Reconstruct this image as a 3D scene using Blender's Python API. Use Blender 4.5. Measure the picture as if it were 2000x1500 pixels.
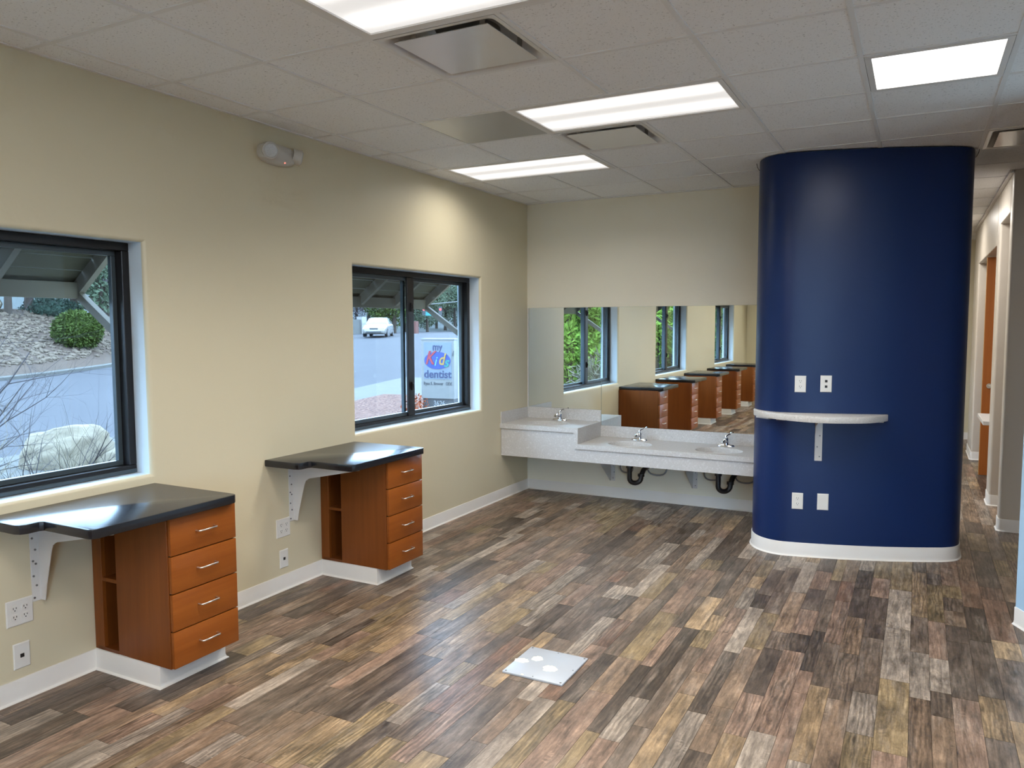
import bpy, bmesh, math, random
from mathutils import Vector, Matrix
S = bpy.context.scene
for o in list(bpy.data.objects): bpy.data.objects.remove(o, do_unlink=True)
COL = S.collection
rnd = random.Random(7)
T = 0.6096            # ceiling grid pitch
GX = 0.2036           # first grid line from the window wall
D = 4.956             # mirror wall
H = 2.8834            # ceiling
# ------------------------------------------------------------------ camera
CP = Vector((3.52228, -2.09674, 1.67308)); YAW, PIT, ROL, FPX = 0.483201, -0.0753695, -0.00272868, 1508.773
fw = Vector((-math.sin(YAW)*math.cos(PIT), math.cos(YAW)*math.cos(PIT), math.sin(PIT)))
r0 = Vector((math.cos(YAW), math.sin(YAW), 0)); u0 = r0.cross(fw)
cr = r0*math.cos(ROL)+u0*math.sin(ROL); cu = -r0*math.sin(ROL)+u0*math.cos(ROL)
cd = bpy.data.cameras.new('camera'); cam = bpy.data.objects.new('camera', cd); COL.objects.link(cam)
cd.sensor_fit = 'HORIZONTAL'; cd.sensor_width = 36; cd.lens = FPX/2000*36; cd.clip_start = .05; cd.clip_end = 900
M = Matrix.Identity(4)
for i in range(3): M[i][0], M[i][1], M[i][2], M[i][3] = cr[i], cu[i], -fw[i], CP[i]
cam.matrix_world = M
S.camera = cam
def project(p):
    d = Vector(p)-CP; z = d.dot(fw)
    return (1000+FPX*d.dot(cr)/z, 750-FPX*d.dot(cu)/z) if z > .05 else None
# ------------------------------------------------------------------ world, exposure
W = bpy.data.worlds.new('overcast_sky'); S.world = W; W.use_nodes = True
bg = W.node_tree.nodes['Background']; bg.inputs[0].default_value = (.50, .71, 1.0, 1); bg.inputs[1].default_value = 14.0
vs = S.view_settings; vs.view_transform = 'Standard'; vs.look = 'None'; vs.gamma = 1; vs.exposure = 0.18; vs.use_curve_mapping = False
cy = S.cycles; cy.max_bounces = 7; cy.diffuse_bounces = 5; cy.use_adaptive_sampling = True; cy.adaptive_threshold = .09; cy.adaptive_min_samples = 16; cy.glossy_bounces = 4; cy.transmission_bounces = 4; cy.transparent_max_bounces = 12; cy.caustics_reflective = False; cy.caustics_refractive = False
LAMP_W = 27.0         # watts of one four foot ceiling light
# ------------------------------------------------------------------ helpers
ORG = {}
def org(o): return ORG.get(o.name, Vector((0, 0, 0))) if o else Vector((0, 0, 0))
def tag(o, label=None, cat=None, group=None, kind=None):
    if label: o['label'] = label
    if cat: o['category'] = cat
    if group: o['group'] = group
    if kind: o['kind'] = kind
    return o
def thing(name, loc, label=None, cat=None, group=None, kind=None):
    o = bpy.data.objects.new(name, None); COL.objects.link(o); o.location = loc; o.empty_display_size = .1
    ORG[o.name] = Vector(loc); return tag(o, label, cat, group, kind)
def copy_tree(o, parent=None):
    c = o.copy(); COL.objects.link(c); c.parent = parent
    ORG[c.name] = ORG.get(o.name, Vector((0, 0, 0)))
    for ch in list(o.children): copy_tree(ch, c)
    return c
class MB:
    def __init__(s): s.v = []; s.f = []; s.c = []
    def add(s, vs_, fs):
        n = len(s.v); s.v += [tuple(p) for p in vs_]; s.f += [tuple(i+n for i in f) for f in fs]; return s
    def box(s, x0, x1, y0, y1, z0, z1, bev=0, seg=1):
        x0, x1 = min(x0, x1), max(x0, x1); y0, y1 = min(y0, y1), max(y0, y1); z0, z1 = min(z0, z1), max(z0, z1)
        vs_ = [(x, y, z) for x in (x0, x1) for y in (y0, y1) for z in (z0, z1)]
        fs = [(0, 1, 3, 2), (4, 6, 7, 5), (0, 4, 5, 1), (2, 3, 7, 6), (0, 2, 6, 4), (1, 5, 7, 3)]
        if bev:
            bm = bmesh.new(); V = [bm.verts.new(p) for p in vs_]
            for f in fs: bm.faces.new([V[i] for i in f])
            bmesh.ops.bevel(bm, geom=bm.edges[:], offset=bev, segments=seg, profile=.5, affect='EDGES')
            return s.frombm(bm)
        return s.add(vs_, fs)
    def frombm(s, bm):
        bm.verts.index_update(); s.add([v.co[:] for v in bm.verts], [[v.index for v in f.verts] for f in bm.faces]); bm.free(); return s
    def obox(s, c, ax, ay, az, hx, hy, hz):      # oriented box
        c = Vector(c); ax, ay, az = Vector(ax).normalized(), Vector(ay).normalized(), Vector(az).normalized()
        vs_ = [c+ax*hx*i+ay*hy*j+az*hz*k for i in (-1, 1) for j in (-1, 1) for k in (-1, 1)]
        return s.add(vs_, [(0, 1, 3, 2), (4, 6, 7, 5), (0, 4, 5, 1), (2, 3, 7, 6), (0, 2, 6, 4), (1, 5, 7, 3)])
    def beam(s, a, b, w, h, up=(0, 0, 1)):
        a, b = Vector(a), Vector(b); d = (b-a).normalized(); sd = d.cross(Vector(up)).normalized(); u = sd.cross(d)
        return s.obox((a+b)/2, d, sd, u, (b-a).length/2, w/2, h/2)
    def prism(s, pts, ax, a, b, bev=0):          # polygon in the two other axes, extruded along axis ax from a to b
        def P(p, t):
            return {0: (t, p[0], p[1]), 1: (p[0], t, p[1]), 2: (p[0], p[1], t)}[ax]
        n = len(pts); vs_ = [P(p, a) for p in pts]+[P(p, b) for p in pts]
        fs = [tuple(range(n)), tuple(range(2*n-1, n-1, -1))]+[(i, i+n, (i+1) % n+n, (i+1) % n) for i in range(n)]
        bm = bmesh.new(); V = [bm.verts.new(p) for p in vs_]
        for f in fs: bm.faces.new([V[i] for i in f])
        bmesh.ops.recalc_face_normals(bm, faces=bm.faces[:])
        if bev:
            ed = [e for f in list(bm.faces) if len(f.verts) == n and n > 4 or abs(f.normal[ax]) > .9 for e in f.edges]
            bmesh.ops.bevel(bm, geom=list(set(ed)), offset=bev, segments=2, profile=.5, affect='EDGES')
        return s.frombm(bm)
    def tube(s, path, r, n=8, cap=True):
        path = [Vector(p) for p in path]; m = len(path); rs = r if isinstance(r, (list, tuple)) else [r]*m
        base = len(s.v); ref = None
        for i, p in enumerate(path):
            d = (path[min(i+1, m-1)]-path[max(i-1, 0)]).normalized()
            if ref is None: ref = Vector((0, 0, 1)) if abs(d.z) < .9 else Vector((1, 0, 0))
            a = d.cross(ref).normalized(); b = a.cross(d).normalized(); ref = b
            for k in range(n):
                t = 2*math.pi*k/n; s.v.append(tuple(p+a*math.cos(t)*rs[i]+b*math.sin(t)*rs[i]))
        for i in range(m-1):
            for k in range(n):
                s.f.append((base+i*n+k, base+i*n+(k+1) % n, base+(i+1)*n+(k+1) % n, base+(i+1)*n+k))
        if cap:
            s.f.append(tuple(base+k for k in range(n-1, -1, -1))); s.f.append(tuple(base+(m-1)*n+k for k in range(n)))
        return s
    def loft(s, rings, cap=True, closed=True):
        n = len(rings[0]); base = len(s.v)
        for R in rings: s.v += [tuple(p) for p in R]
        for i in range(len(rings)-1):
            for k in range(n if closed else n-1):
                s.f.append((base+i*n+k, base+i*n+(k+1) % n, base+(i+1)*n+(k+1) % n, base+(i+1)*n+k))
        if cap:
            s.f.append(tuple(base+k for k in range(n-1, -1, -1))); s.f.append(tuple(base+(len(rings)-1)*n+k for k in range(n)))
        return s
    def disc(s, c, ax, r, h, n=16, r2=None):      # short cylinder from c along ax
        c = Vector(c); ax = Vector(ax).normalized(); ref = Vector((0, 0, 1)) if abs(ax.z) < .9 else Vector((1, 0, 0))
        a = ax.cross(ref).normalized(); b = a.cross(ax)
        R = lambda o, q: [o+(a*math.cos(2*math.pi*k/n)+b*math.sin(2*math.pi*k/n))*q for k in range(n)]
        return s.loft([R(c, r), R(c+ax*h, r if r2 is None else r2)])
    def build(s, name, mat, parent=None, smooth=False, recalc=True, kind=None, label=None):
        o_ = org(parent)
        me = bpy.data.meshes.new(name); me.from_pydata([tuple(Vector(p)-o_) for p in s.v], [], s.f)
        if recalc:
            bm = bmesh.new(); bm.from_mesh(me); bmesh.ops.recalc_face_normals(bm, faces=bm.faces[:]); bm.to_mesh(me); bm.free()
        me.materials.append(mat)
        if smooth:
            me.polygons.foreach_set('use_smooth', [True]*len(me.polygons))
            me.set_sharp_from_angle(angle=math.radians(smooth if smooth is not True else 40))
        o = bpy.data.objects.new(name, me); COL.objects.link(o); o.parent = parent; ORG[o.name] = o_
        if kind: o['kind'] = kind
        if label: o['label'] = label
        return o
    def solo(s, name, mat, base, label, cat, smooth=False, group=None, kind=None):   # a thing that is one mesh, origin at its base
        e = thing('tmp', base); o = s.build(name, mat, e, smooth); o.parent = None; o.location = base; ORG[o.name] = Vector(base)
        bpy.data.objects.remove(e, do_unlink=True)
        return tag(o, label, cat, group, kind)
# ------------------------------------------------------------------ materials
class NT:
    def __init__(s, name):
        s.m = bpy.data.materials.new(name); s.m.use_nodes = True; s.t = s.m.node_tree; s.n = s.t.nodes; s.b = s.n['Principled BSDF']
    def node(s, typ, **kw):
        n = s.n.new(typ)
        for k, v in kw.items():
            if k in ('inputs',):
                for kk, vv in v.items(): s.put(n.inputs[kk], vv)
            else: setattr(n, k, v)
        return n
    def put(s, sock, v):
        if hasattr(v, 'is_linked') or isinstance(v, bpy.types.NodeSocket): s.t.links.new(v, sock)
        else: sock.default_value = v
    def math(s, op, a, b=None, c=None, clamp=False):
        n = s.node('ShaderNodeMath', operation=op, use_clamp=clamp); s.put(n.inputs[0], a)
        if b is not None: s.put(n.inputs[1], b)
        if c is not None: s.put(n.inputs[2], c)
        return n.outputs[0]
    def vmath(s, op, a, b):
        n = s.node('ShaderNodeVectorMath', operation=op); s.put(n.inputs[0], a); s.put(n.inputs[1], b); return n.outputs[0]
    def noise(s, vec, scale, detail=3, rough=.5, dist=0):
        n = s.node('ShaderNodeTexNoise'); s.put(n.inputs['Vector'], vec)
        n.inputs['Scale'].default_value = scale; n.inputs['Detail'].default_value = detail; n.inputs['Roughness'].default_value = rough; n.inputs['Distortion'].default_value = dist
        return n.outputs['Fac']
    def rng(s, v, a, b, c, d):
        n = s.node('ShaderNodeMapRange'); s.put(n.inputs[0], v)
        for i, q in enumerate((a, b, c, d)): s.put(n.inputs[i+1], q)
        return n.outputs[0]
    def mix(s, f, a, b, bt='MIX'):
        n = s.node('ShaderNodeMix', data_type='RGBA', blend_type=bt); s.put(n.inputs[0], f)
        s.put(n.inputs[6], (*a, 1) if isinstance(a, tuple) and len(a) == 3 else a); s.put(n.inputs[7], (*b, 1) if isinstance(b, tuple) and len(b) == 3 else b)
        return n.outputs[2]
    def bump(s, h, strength, dist=.01):
        n = s.node('ShaderNodeBump'); n.inputs['Strength'].default_value = strength; n.inputs['Distance'].default_value = dist; s.put(n.inputs['Height'], h)
        s.t.links.new(n.outputs[0], s.b.inputs['Normal'])
    def pos(s): return s.node('ShaderNodeNewGeometry').outputs['Position']
    def obj(s): return s.node('ShaderNodeTexCoord').outputs['Object']
    def base(s, c): s.put(s.b.inputs['Base Color'], (*c, 1) if isinstance(c, tuple) and len(c) == 3 else c)
def plain(name, c, rough=.5, metal=0, spec=.5, var=.06, scale=9, bump=0, bscale=60, coat=0):
    k = NT(name); k.b.inputs['Roughness'].default_value = rough; k.b.inputs['Metallic'].default_value = metal; k.b.inputs['Specular IOR Level'].default_value = spec
    if coat: k.b.inputs['Coat Weight'].default_value = coat; k.b.inputs['Coat Roughness'].default_value = .1
    p = k.pos()
    if var:
        n = k.noise(p, scale, 3); k.base(k.mix(n, tuple(q*(1-var) for q in c), tuple(min(1, q*(1+var)) for q in c)))
    else: k.base(c)
    if bump: k.bump(k.noise(p, bscale, 3), bump, .002)
    return k.m
def speck(name, c, c2, c3, scale, rough, spec=.5, lo=.62, hi=.70):
    k = NT(name); p = k.pos(); n = k.noise(p, scale, 4, .7); m = k.noise(p, scale*.45, 3, .6)
    a = k.mix(k.rng(n, lo, hi, 0, 1), c, c2); k.base(k.mix(k.rng(m, lo, hi, 0, .8), a, c3))
    k.b.inputs['Roughness'].default_value = rough; k.b.inputs['Specular IOR Level'].default_value = spec
    return k.m
def wall_mat(name, c, rough=.42):
    k = NT(name); p = k.pos(); n = k.noise(p, 1.3, 2); k.base(k.mix(n, tuple(q*.97 for q in c), tuple(q*1.03 for q in c)))
    k.b.inputs['Roughness'].default_value = rough; k.b.inputs['Specular IOR Level'].default_value = .45
    big = k.rng(k.noise(p, 8, 3, .65), .45, .6, 0, .6)
    k.bump(big, .22, .0025)
    return k.m
def wood_mat(name, c1, c2, axis, scale=1.0, rough=.38):
    k = NT(name); p = k.pos(); st = {'x': (2, 40, 40), 'y': (40, 2, 40), 'z': (40, 40, 2)}[axis]
    v = k.vmath('MULTIPLY', p, tuple(q*scale for q in st)); n = k.noise(v, 1, 4, .6); b = k.noise(k.vmath('MULTIPLY', p, tuple(q*scale*.13 for q in st)), 1, 2, .5, .6)
    f = k.math('ADD', k.math('MULTIPLY', n, .55), k.math('MULTIPLY', b, .6))
    k.base(k.mix(k.rng(f, .35, .85, 0, 1), c1, c2)); k.b.inputs['Roughness'].default_value = rough
    k.b.inputs['Specular IOR Level'].default_value = .3; k.bump(n, .05, .001); return k.m
def plank_mat(name, stuff):
    k = NT(name); p = k.pos()
    if stuff:
        at = k.node('ShaderNodeAttribute', attribute_name='tone'); tone = at.outputs['Color']; r = at.outputs['Alpha']
    else:
        oi = k.node('ShaderNodeObjectInfo'); tone = oi.outputs['Color']; r = oi.outputs['Random']
    off = k.node('ShaderNodeCombineXYZ'); k.put(off.inputs[0], k.math('MULTIPLY', r, 41)); k.put(off.inputs[1], k.math('MULTIPLY', r, 173)); k.put(off.inputs[2], k.math('MULTIPLY', r, 67))
    q = k.vmath('ADD', p, off.outputs[0])
    fine = k.noise(k.vmath('MULTIPLY', q, (75, 6.5, 1)), 1, 4, .68)
    mid = k.noise(k.vmath('MULTIPLY', q, (22, 2.6, 1)), 1, 4, .66, .8)
    blot = k.noise(k.vmath('MULTIPLY', q, (9, 5.5, 1)), 1, 4, .68)
    stain = k.noise(k.vmath('MULTIPLY', q, (13, 3.2, 1)), 1, 4, .7, .6)
    grit = k.noise(k.vmath('MULTIPLY', q, (150, 55, 1)), 1, 3, .7)
    wv = k.node('ShaderNodeTexWave', wave_type='BANDS', bands_direction='X'); k.put(wv.inputs['Vector'], k.vmath('MULTIPLY', q, (1, .16, 1)))
    wv.inputs['Scale'].default_value = 15; wv.inputs['Distortion'].default_value = 11; wv.inputs['Detail'].default_value = 3; wv.inputs['Detail Scale'].default_value = 1.4
    wmask = k.rng(k.math('FRACT', k.math('MULTIPLY', r, 7.31)), .5, .7, .05, .48)
    saw = k.noise(k.vmath('MULTIPLY', q, (16, 150, 1)), 1, 2, .6); smask = k.rng(k.noise(k.vmath('MULTIPLY', q, (20, 4.2, 1)), 1, 3, .6), .60, .66, 0, 1)
    v = k.math('MULTIPLY', k.rng(fine, .28, .72, .60, 1.42), k.rng(mid, .28, .72, .52, 1.5))
    v = k.math('MULTIPLY', v, k.rng(blot, .3, .7, .62, 1.38))
    v = k.math('MULTIPLY', v, k.rng(stain, .56, .70, 1.06, .48))
    v = k.math('MULTIPLY', v, k.rng(grit, .3, .7, .86, 1.14))
    v = k.math('MULTIPLY', v, k.math('SUBTRACT', 1.12, k.math('MULTIPLY', wv.outputs['Fac'], wmask)))
    v = k.math('ADD', v, k.math('MULTIPLY', smask, k.rng(saw, .54, .66, 0, .75)))
    vv = k.node('ShaderNodeCombineXYZ', inputs={0: v, 1: v, 2: v}).outputs[0]
    c = k.vmath('MULTIPLY', tone, vv)
    grey = k.rng(k.noise(k.vmath('MULTIPLY', q, (14, 2.2, 1)), 1, 4, .65), .50, .66, 0, .55)
    c = k.mix(grey, c, k.vmath('MULTIPLY', vv, (.185, .150, .120)))
    k.base(c); k.put(k.b.inputs['Roughness'], k.rng(fine, .3, .7, .42, .30)); k.b.inputs['Specular IOR Level'].default_value = .5
    k.bump(k.math('ADD', fine, k.math('MULTIPLY', wv.outputs['Fac'], .25)), .16, .0015)
    return k.m
def emit(name, c, s):
    k = NT(name); k.base((.02, .02, .02)); k.put(k.b.inputs['Emission Color'], (*c, 1)); k.b.inputs['Emission Strength'].default_value = s; return k.m
def lens_mat(name, bands):
    k = NT(name); k.base((.35, .35, .35)); k.b.inputs['Roughness'].default_value = .4
    o = k.obj(); sx = k.node('ShaderNodeSeparateXYZ'); k.put(sx.inputs[0], o); y = sx.outputs[1]; x = sx.outputs[0]
    if bands:
        g = None
        for c in (-.14, .14):
            d = k.math('ABSOLUTE', k.math('SUBTRACT', y, c)); q = k.rng(d, .02, .125, 1, 0)
            q = k.math('MULTIPLY', q, q); g = q if g is None else k.math('MAXIMUM', g, q)
        e = k.rng(k.math('ABSOLUTE', x), .50, .585, 1, 0); g = k.math('MULTIPLY', g, k.math('POWER', e, .7))
        st = k.rng(g, 0, .75, .62, 1.35)
    else: st = 2.2
    k.put(k.b.inputs['Emission Color'], (1, .965, .93, 1)); k.put(k.b.inputs['Emission Strength'], st)
    return k.m
def glass_mat(name, tint, refl=1.0):
    k = NT(name); tr = k.node('ShaderNodeBsdfTransparent'); tr.inputs[0].default_value = (*tint, 1); gl = k.node('ShaderNodeBsdfGlossy'); gl.inputs['Roughness'].default_value = .01
    lw = k.node('ShaderNodeLayerWeight'); lw.inputs[0].default_value = .5; mx = k.node('ShaderNodeMixShader')
    k.put(mx.inputs[0], k.math('MULTIPLY', k.math('MULTIPLY_ADD', k.math('POWER', lw.outputs['Facing'], 5.0), .96, .04), refl)); k.t.links.new(tr.outputs[0], mx.inputs[1]); k.t.links.new(gl.outputs[0], mx.inputs[2])
    k.t.links.new(mx.outputs[0], k.n['Material Output'].inputs[0]); return k.m
CREAM = (.665, .60, .425)
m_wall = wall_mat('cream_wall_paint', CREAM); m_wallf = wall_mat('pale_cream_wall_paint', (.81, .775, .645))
m_reveal = wall_mat('reveal_daylight_blue', (.62, .70, .76), .4)  # blue cast of daylight put into the colour of the reveals
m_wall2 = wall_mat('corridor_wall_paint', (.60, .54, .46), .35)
m_blue = wall_mat('navy_wall_paint', (.0065, .022, .092), .32); m_blue.node_tree.nodes['Principled BSDF'].inputs['Specular IOR Level'].default_value = .28
m_pale = wall_mat('pale_blue_wall_surface', (.42, .62, .80))
m_base = plain('vinyl_cove_base', (.76, .735, .69), .4, var=.03)
m_tile = NT('ceiling_tile'); _p = m_tile.pos()
_n = m_tile.noise(_p, 95, 3, .65); m_tile.base(m_tile.mix(m_tile.rng(_n, .60, .68, 0, 1), (.865, .875, .88), (.52, .525, .53)))
m_tile.b.inputs['Roughness'].default_value = .95; m_tile.b.inputs['Specular IOR Level'].default_value = .1; m_tile.bump(m_tile.noise(_p, 120, 1), .35, .002); m_tile = m_tile.m
m_grid = plain('white_tee_bar', (.77, .775, .77), .55, var=.02)
m_plank = plank_mat('vinyl_plank', False); m_plank2 = plank_mat('vinyl_plank_far', True)
m_sub = plain('floor_seam', (.03, .022, .018), .7)
m_woodz = wood_mat('cherry_wood_upright', (.165, .042, .006), (.245, .072, .012), 'z')
m_woody = wood_mat('cherry_wood_across', (.215, .053, .006), (.315, .092, .014), 'y')
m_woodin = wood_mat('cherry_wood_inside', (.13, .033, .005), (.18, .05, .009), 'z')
m_edge = plain('cherry_edge_band', (.52, .25, .08), .4)
m_black = speck('black_stone_laminate', (.012, .013, .017), (.035, .038, .045), (.006, .006, .008), 260, .22, .55)
m_vanity = speck('pale_speckled_solid_surface', (.60, .585, .56), (.40, .38, .36), (.70, .69, .67), 150, .35, .5, .55, .65)
m_white = plain('white_painted_steel', (.66, .645, .62), .4, var=.02)
m_plate = plain('white_plastic', (.74, .73, .69), .3, var=.02)
m_hole = plain('dark_socket_and_gap', (.012, .012, .012), .5, var=0)
m_chrome = plain('chrome', (.80, .80, .82), .08, 1, var=0)
m_steel = plain('brushed_nickel', (.72, .70, .66), .28, 1, var=.03)
m_screw = plain('screw_head', (.20, .20, .20), .4, .8, var=0)
m_ceram = plain('white_ceramic', (.90, .895, .87), .12, var=0, spec=.6)
m_abs = plain('black_drain_pipe', (.008, .008, .009), .4, var=0)
m_hose = plain('braided_grey_hose', (.28, .29, .30), .45, .3, var=.15, scale=400)
m_frame = plain('dark_bronze_aluminium', (.014, .013, .014), .35, .3, var=.1)
m_sash = plain('dark_grey_sash', (.055, .075, .088), .35, .2, var=.05)
m_glass = glass_mat('window_glass', (.93, .97, .98), .55); m_mirror = NT('mirror_glass')
m_mirror.base((.86, .90, .875)); m_mirror.b.inputs['Metallic'].default_value = 1; m_mirror.b.inputs['Roughness'].default_value = .0; m_mirror = m_mirror.m
m_medge = plain('mirror_edge', (.25, .33, .30), .2)
m_vent = plain('diffuser_white_enamel', (.66, .66, .65), .2, .0, var=.02, spec=.8)
m_pan = plain('diffuser_pan', (.66, .65, .64), .3, .1, var=.04)
m_panel = plain('satin_steel_panel', (.40, .41, .425), .28, .3, var=.02)
m_dark = plain('duct_black', (.004, .004, .004), .8, var=0)
m_lens4 = lens_mat('striped_light_lens', True); m_lens2 = lens_mat('white_light_lens', False)
m_troff = plain('light_fixture_frame', (.75, .74, .72), .45, var=0)
m_em = plain('beige_grey_plastic', (.56, .54, .49), .45, var=.03); m_emlens = plain('clear_ribbed_lens', (.55, .56, .55), .15, var=.2, scale=150)
m_red = emit('red_indicator', (1, .12, .08), 3.0)
m_fplate = plain('grey_painted_plate', (0.4200, 0.4536, 0.5040), .3, .0, var=.03, scale=14)
m_glue = plain('cream_adhesive', (.88, .84, .68), .6, var=.05, scale=60)
m_door = wood_mat('orange_wood_door', (.30, .085, .015), (.40, .13, .03), 'z')
# ------------------------------------------------------------------ room shell
YS, YN, XE = -6.45, 10.9, 7.4
WIN = [(2.226, 4.012, .905, 2.105), (-1.22, .565, .905, 2.105), (-5.08, -3.30, .905, 2.105), (6.1, 7.88, .905, 2.105)]  # the last window is added out of view for its daylight
WT = .25
def wall_with_openings(name, mat, y0, y1, zt, ops, r=.022):
    b = MB()
    def rect(x, ya, yb, za, zb):
        if yb-ya > 1e-5 and zb-za > 1e-5: b.add([(x, ya, za), (x, yb, za), (x, yb, zb), (x, ya, zb)], [(0, 1, 2, 3)])
    for x, e in ((0, r), (-WT, 0)):
        cur = y0
        for (a, c, za, zb) in sorted(ops):
            rect(x, cur, a-e, 0, zt); rect(x, a-e, c+e, 0, za-e); rect(x, a-e, c+e, zb+e, zt); cur = c+e
        rect(x, cur, y1, 0, zt)
    for (a, c, za, zb) in ops:
        prof = [(r*(1-math.sin(t)), r*(1-math.cos(t))) for t in [math.pi/2*i/6 for i in range(7)]]+[(0, WT)]
        rings = [[(-d, a-o, za-o), (-d, c+o, za-o), (-d, c+o, zb+o), (-d, a-o, zb+o)] for o, d in prof]
        b.loft(rings, cap=False)
    b.add([(0, y0, zt), (-WT, y0, zt), (-WT, y1, zt), (0, y1, zt)], [(0, 1, 2, 3)])
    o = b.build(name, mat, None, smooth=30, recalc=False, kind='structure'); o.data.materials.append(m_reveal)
    bm = bmesh.new(); bm.from_mesh(o.data); bmesh.ops.remove_doubles(bm, verts=bm.verts[:], dist=1e-5); bmesh.ops.recalc_face_normals(bm, faces=bm.faces[:])
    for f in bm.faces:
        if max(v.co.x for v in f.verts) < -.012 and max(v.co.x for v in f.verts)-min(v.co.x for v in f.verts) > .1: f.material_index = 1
    bm.to_mesh(o.data); bm.free()
    return o
def struct(b, name, mat, smooth=False, label=None):
    o = b.build(name, mat, None, smooth, kind='structure')
    if label: o['label'] = label
    return o
wl = wall_with_openings('wall_left', m_wall, YS, YN, H+.05, WIN); wl['label'] = 'long cream wall with black framed windows'
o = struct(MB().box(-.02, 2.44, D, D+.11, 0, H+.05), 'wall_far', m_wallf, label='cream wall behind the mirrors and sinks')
WB = (4.85, 7.3, .25, 2.7)      # wide window added behind the camera, unseen, to brighten the room
struct(MB().box(0, WB[0], YS-.15, YS, 0, H+.05).box(WB[1], XE, YS-.15, YS, 0, H+.05).box(WB[0], WB[1], YS-.15, YS, 0, WB[2]).box(WB[0], WB[1], YS-.15, YS, WB[3], H+.05), 'wall_back', m_wall)
struct(MB().box(0, XE, YN, YN+.15, 0, H+.05), 'wall_corridor_end', m_wall, label='cream wall closing the far end of the corridor')
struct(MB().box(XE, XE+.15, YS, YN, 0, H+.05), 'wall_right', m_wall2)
# rounded navy wall end
def bez(p0, t0, p1, t1, n, k=.36):
    p0, p1 = Vector(p0), Vector(p1); L = (p1-p0).length; a = p0+Vector(t0)*L*k; c = p1-Vector(t1)*L*k
    return [p0*(1-t)**3+a*3*t*(1-t)**2+c*3*t*t*(1-t)+p1*t**3 for t in [i/n for i in range(n+1)]]
ang = lambda d: (math.cos(math.radians(d)), math.sin(math.radians(d)))
P1, P2 = (2.73, 3.722), (3.69, 4.045)
FRONT = bez((2.43, 4.03), (0, -1), P1, ang(10), 14, .42)+bez(P1, ang(10), P2, ang(27), 16, .34)[1:]+bez(P2, ang(27), (3.835, 4.27), (0, 1), 10, .42)[1:]
FRONT = [tuple(p) for p in FRONT]
def col_y(x):
    for a, b in zip(FRONT, FRONT[1:]):
        if a[0] <= x <= b[0] and x > 2.45: t = (x-a[0])/(b[0]-a[0]+1e-9); return a[1]+(b[1]-a[1])*t, math.atan2(b[1]-a[1], b[0]-a[0])
cb = MB().prism([(2.43, D+.11)]+FRONT+[(3.835, D+.11)], 2, 0, H-.004)
struct(cb, 'wall_column', m_blue, smooth=25, label='navy blue wall end with rounded corners')
def sweep(path, prof, sgn):
    pts = [Vector(p) for p in path]; n = len(pts); rings = []
    for i, p in enumerate(pts):
        def nrm(a, b): d = (b-a).normalized(); return Vector((-d.y, d.x))*sgn
        ns = ([nrm(pts[i-1], p)] if i else [])+([nrm(p, pts[i+1])] if i < n-1 else [])
        m = sum(ns, Vector((0, 0))); m = m/max(m.length_squared, 1e-9)*len(ns) if len(ns) > 1 else ns[0]
        if len(ns) > 1: m = (ns[0]+ns[1])/(1+ns[0].dot(ns[1]))
        rings.append([(p.x+m.x*o, p.y+m.y*o, z) for o, z in prof])
    return rings
COVE = [(0, .1), (.0045, .1), (.006, .097), (.006, .022), (.009, .010), (.017, .003), (.018, 0), (0, 0)]
def cove(path, sgn, b=None):
    b = b or MB(); return b.loft(sweep(path, COVE, sgn))
CABY = [1.837, .213, -1.411, -3.035, -4.66]
b = MB(); ys = [YS]+[y for c in sorted(CABY) for y in (c-.0, c+.375)]+[D]
for i in range(0, len(ys), 2): cove([(0, ys[i]), (0, ys[i+1])], -1, b)
struct(b, 'baseboard_left', m_base, 30, 'off-white cove base along the window wall')
struct(cove([(0, D), (2.43, D)], -1), 'baseboard_far', m_base, 30, 'off-white cove base under the sinks')
struct(cove([(2.43, D)]+FRONT+[(3.835, D+.11)], -1), 'baseboard_column', m_base, 30, 'off-white cove base around the navy wall end')
struct(cove([(0, YN), (XE, YN)], -1), 'baseboard_corridor_end', m_base, 30)
# corridor on the right: stubs, headers, rounded corners
def stub(name, x0, x1, y0, y1, z0, z1, mat, rad=.02, label=None, base=True):
    pts = []
    for cx, cy, a0 in ((x0+rad, y0+rad, 180), (x1-rad, y0+rad, 270), (x1-rad, y1-rad, 0), (x0+rad, y1-rad, 90)):
        for i in range(5): pts.append((cx+rad*math.cos(math.radians(a0+i*22.5)), cy+rad*math.sin(math.radians(a0+i*22.5))))
    struct(MB().prism(pts, 2, z0, z1), name, mat, 30, label)
    if base:
        struct(cove(pts+[pts[0]], -1), 'baseboard_'+name.split('_', 1)[1], m_base, 30)
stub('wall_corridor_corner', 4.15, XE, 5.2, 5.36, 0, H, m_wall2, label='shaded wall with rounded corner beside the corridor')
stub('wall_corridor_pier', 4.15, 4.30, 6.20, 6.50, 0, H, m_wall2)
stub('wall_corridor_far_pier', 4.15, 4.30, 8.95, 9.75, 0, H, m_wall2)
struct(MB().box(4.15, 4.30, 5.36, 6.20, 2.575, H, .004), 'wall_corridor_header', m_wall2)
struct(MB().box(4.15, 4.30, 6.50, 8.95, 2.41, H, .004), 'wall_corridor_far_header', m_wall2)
struct(MB().box(4.125, 4.15, 5.2, 9.75, H-.022, H-.001), 'trim_1', m_white, label='white ceiling angle along the corridor wall')
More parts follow.
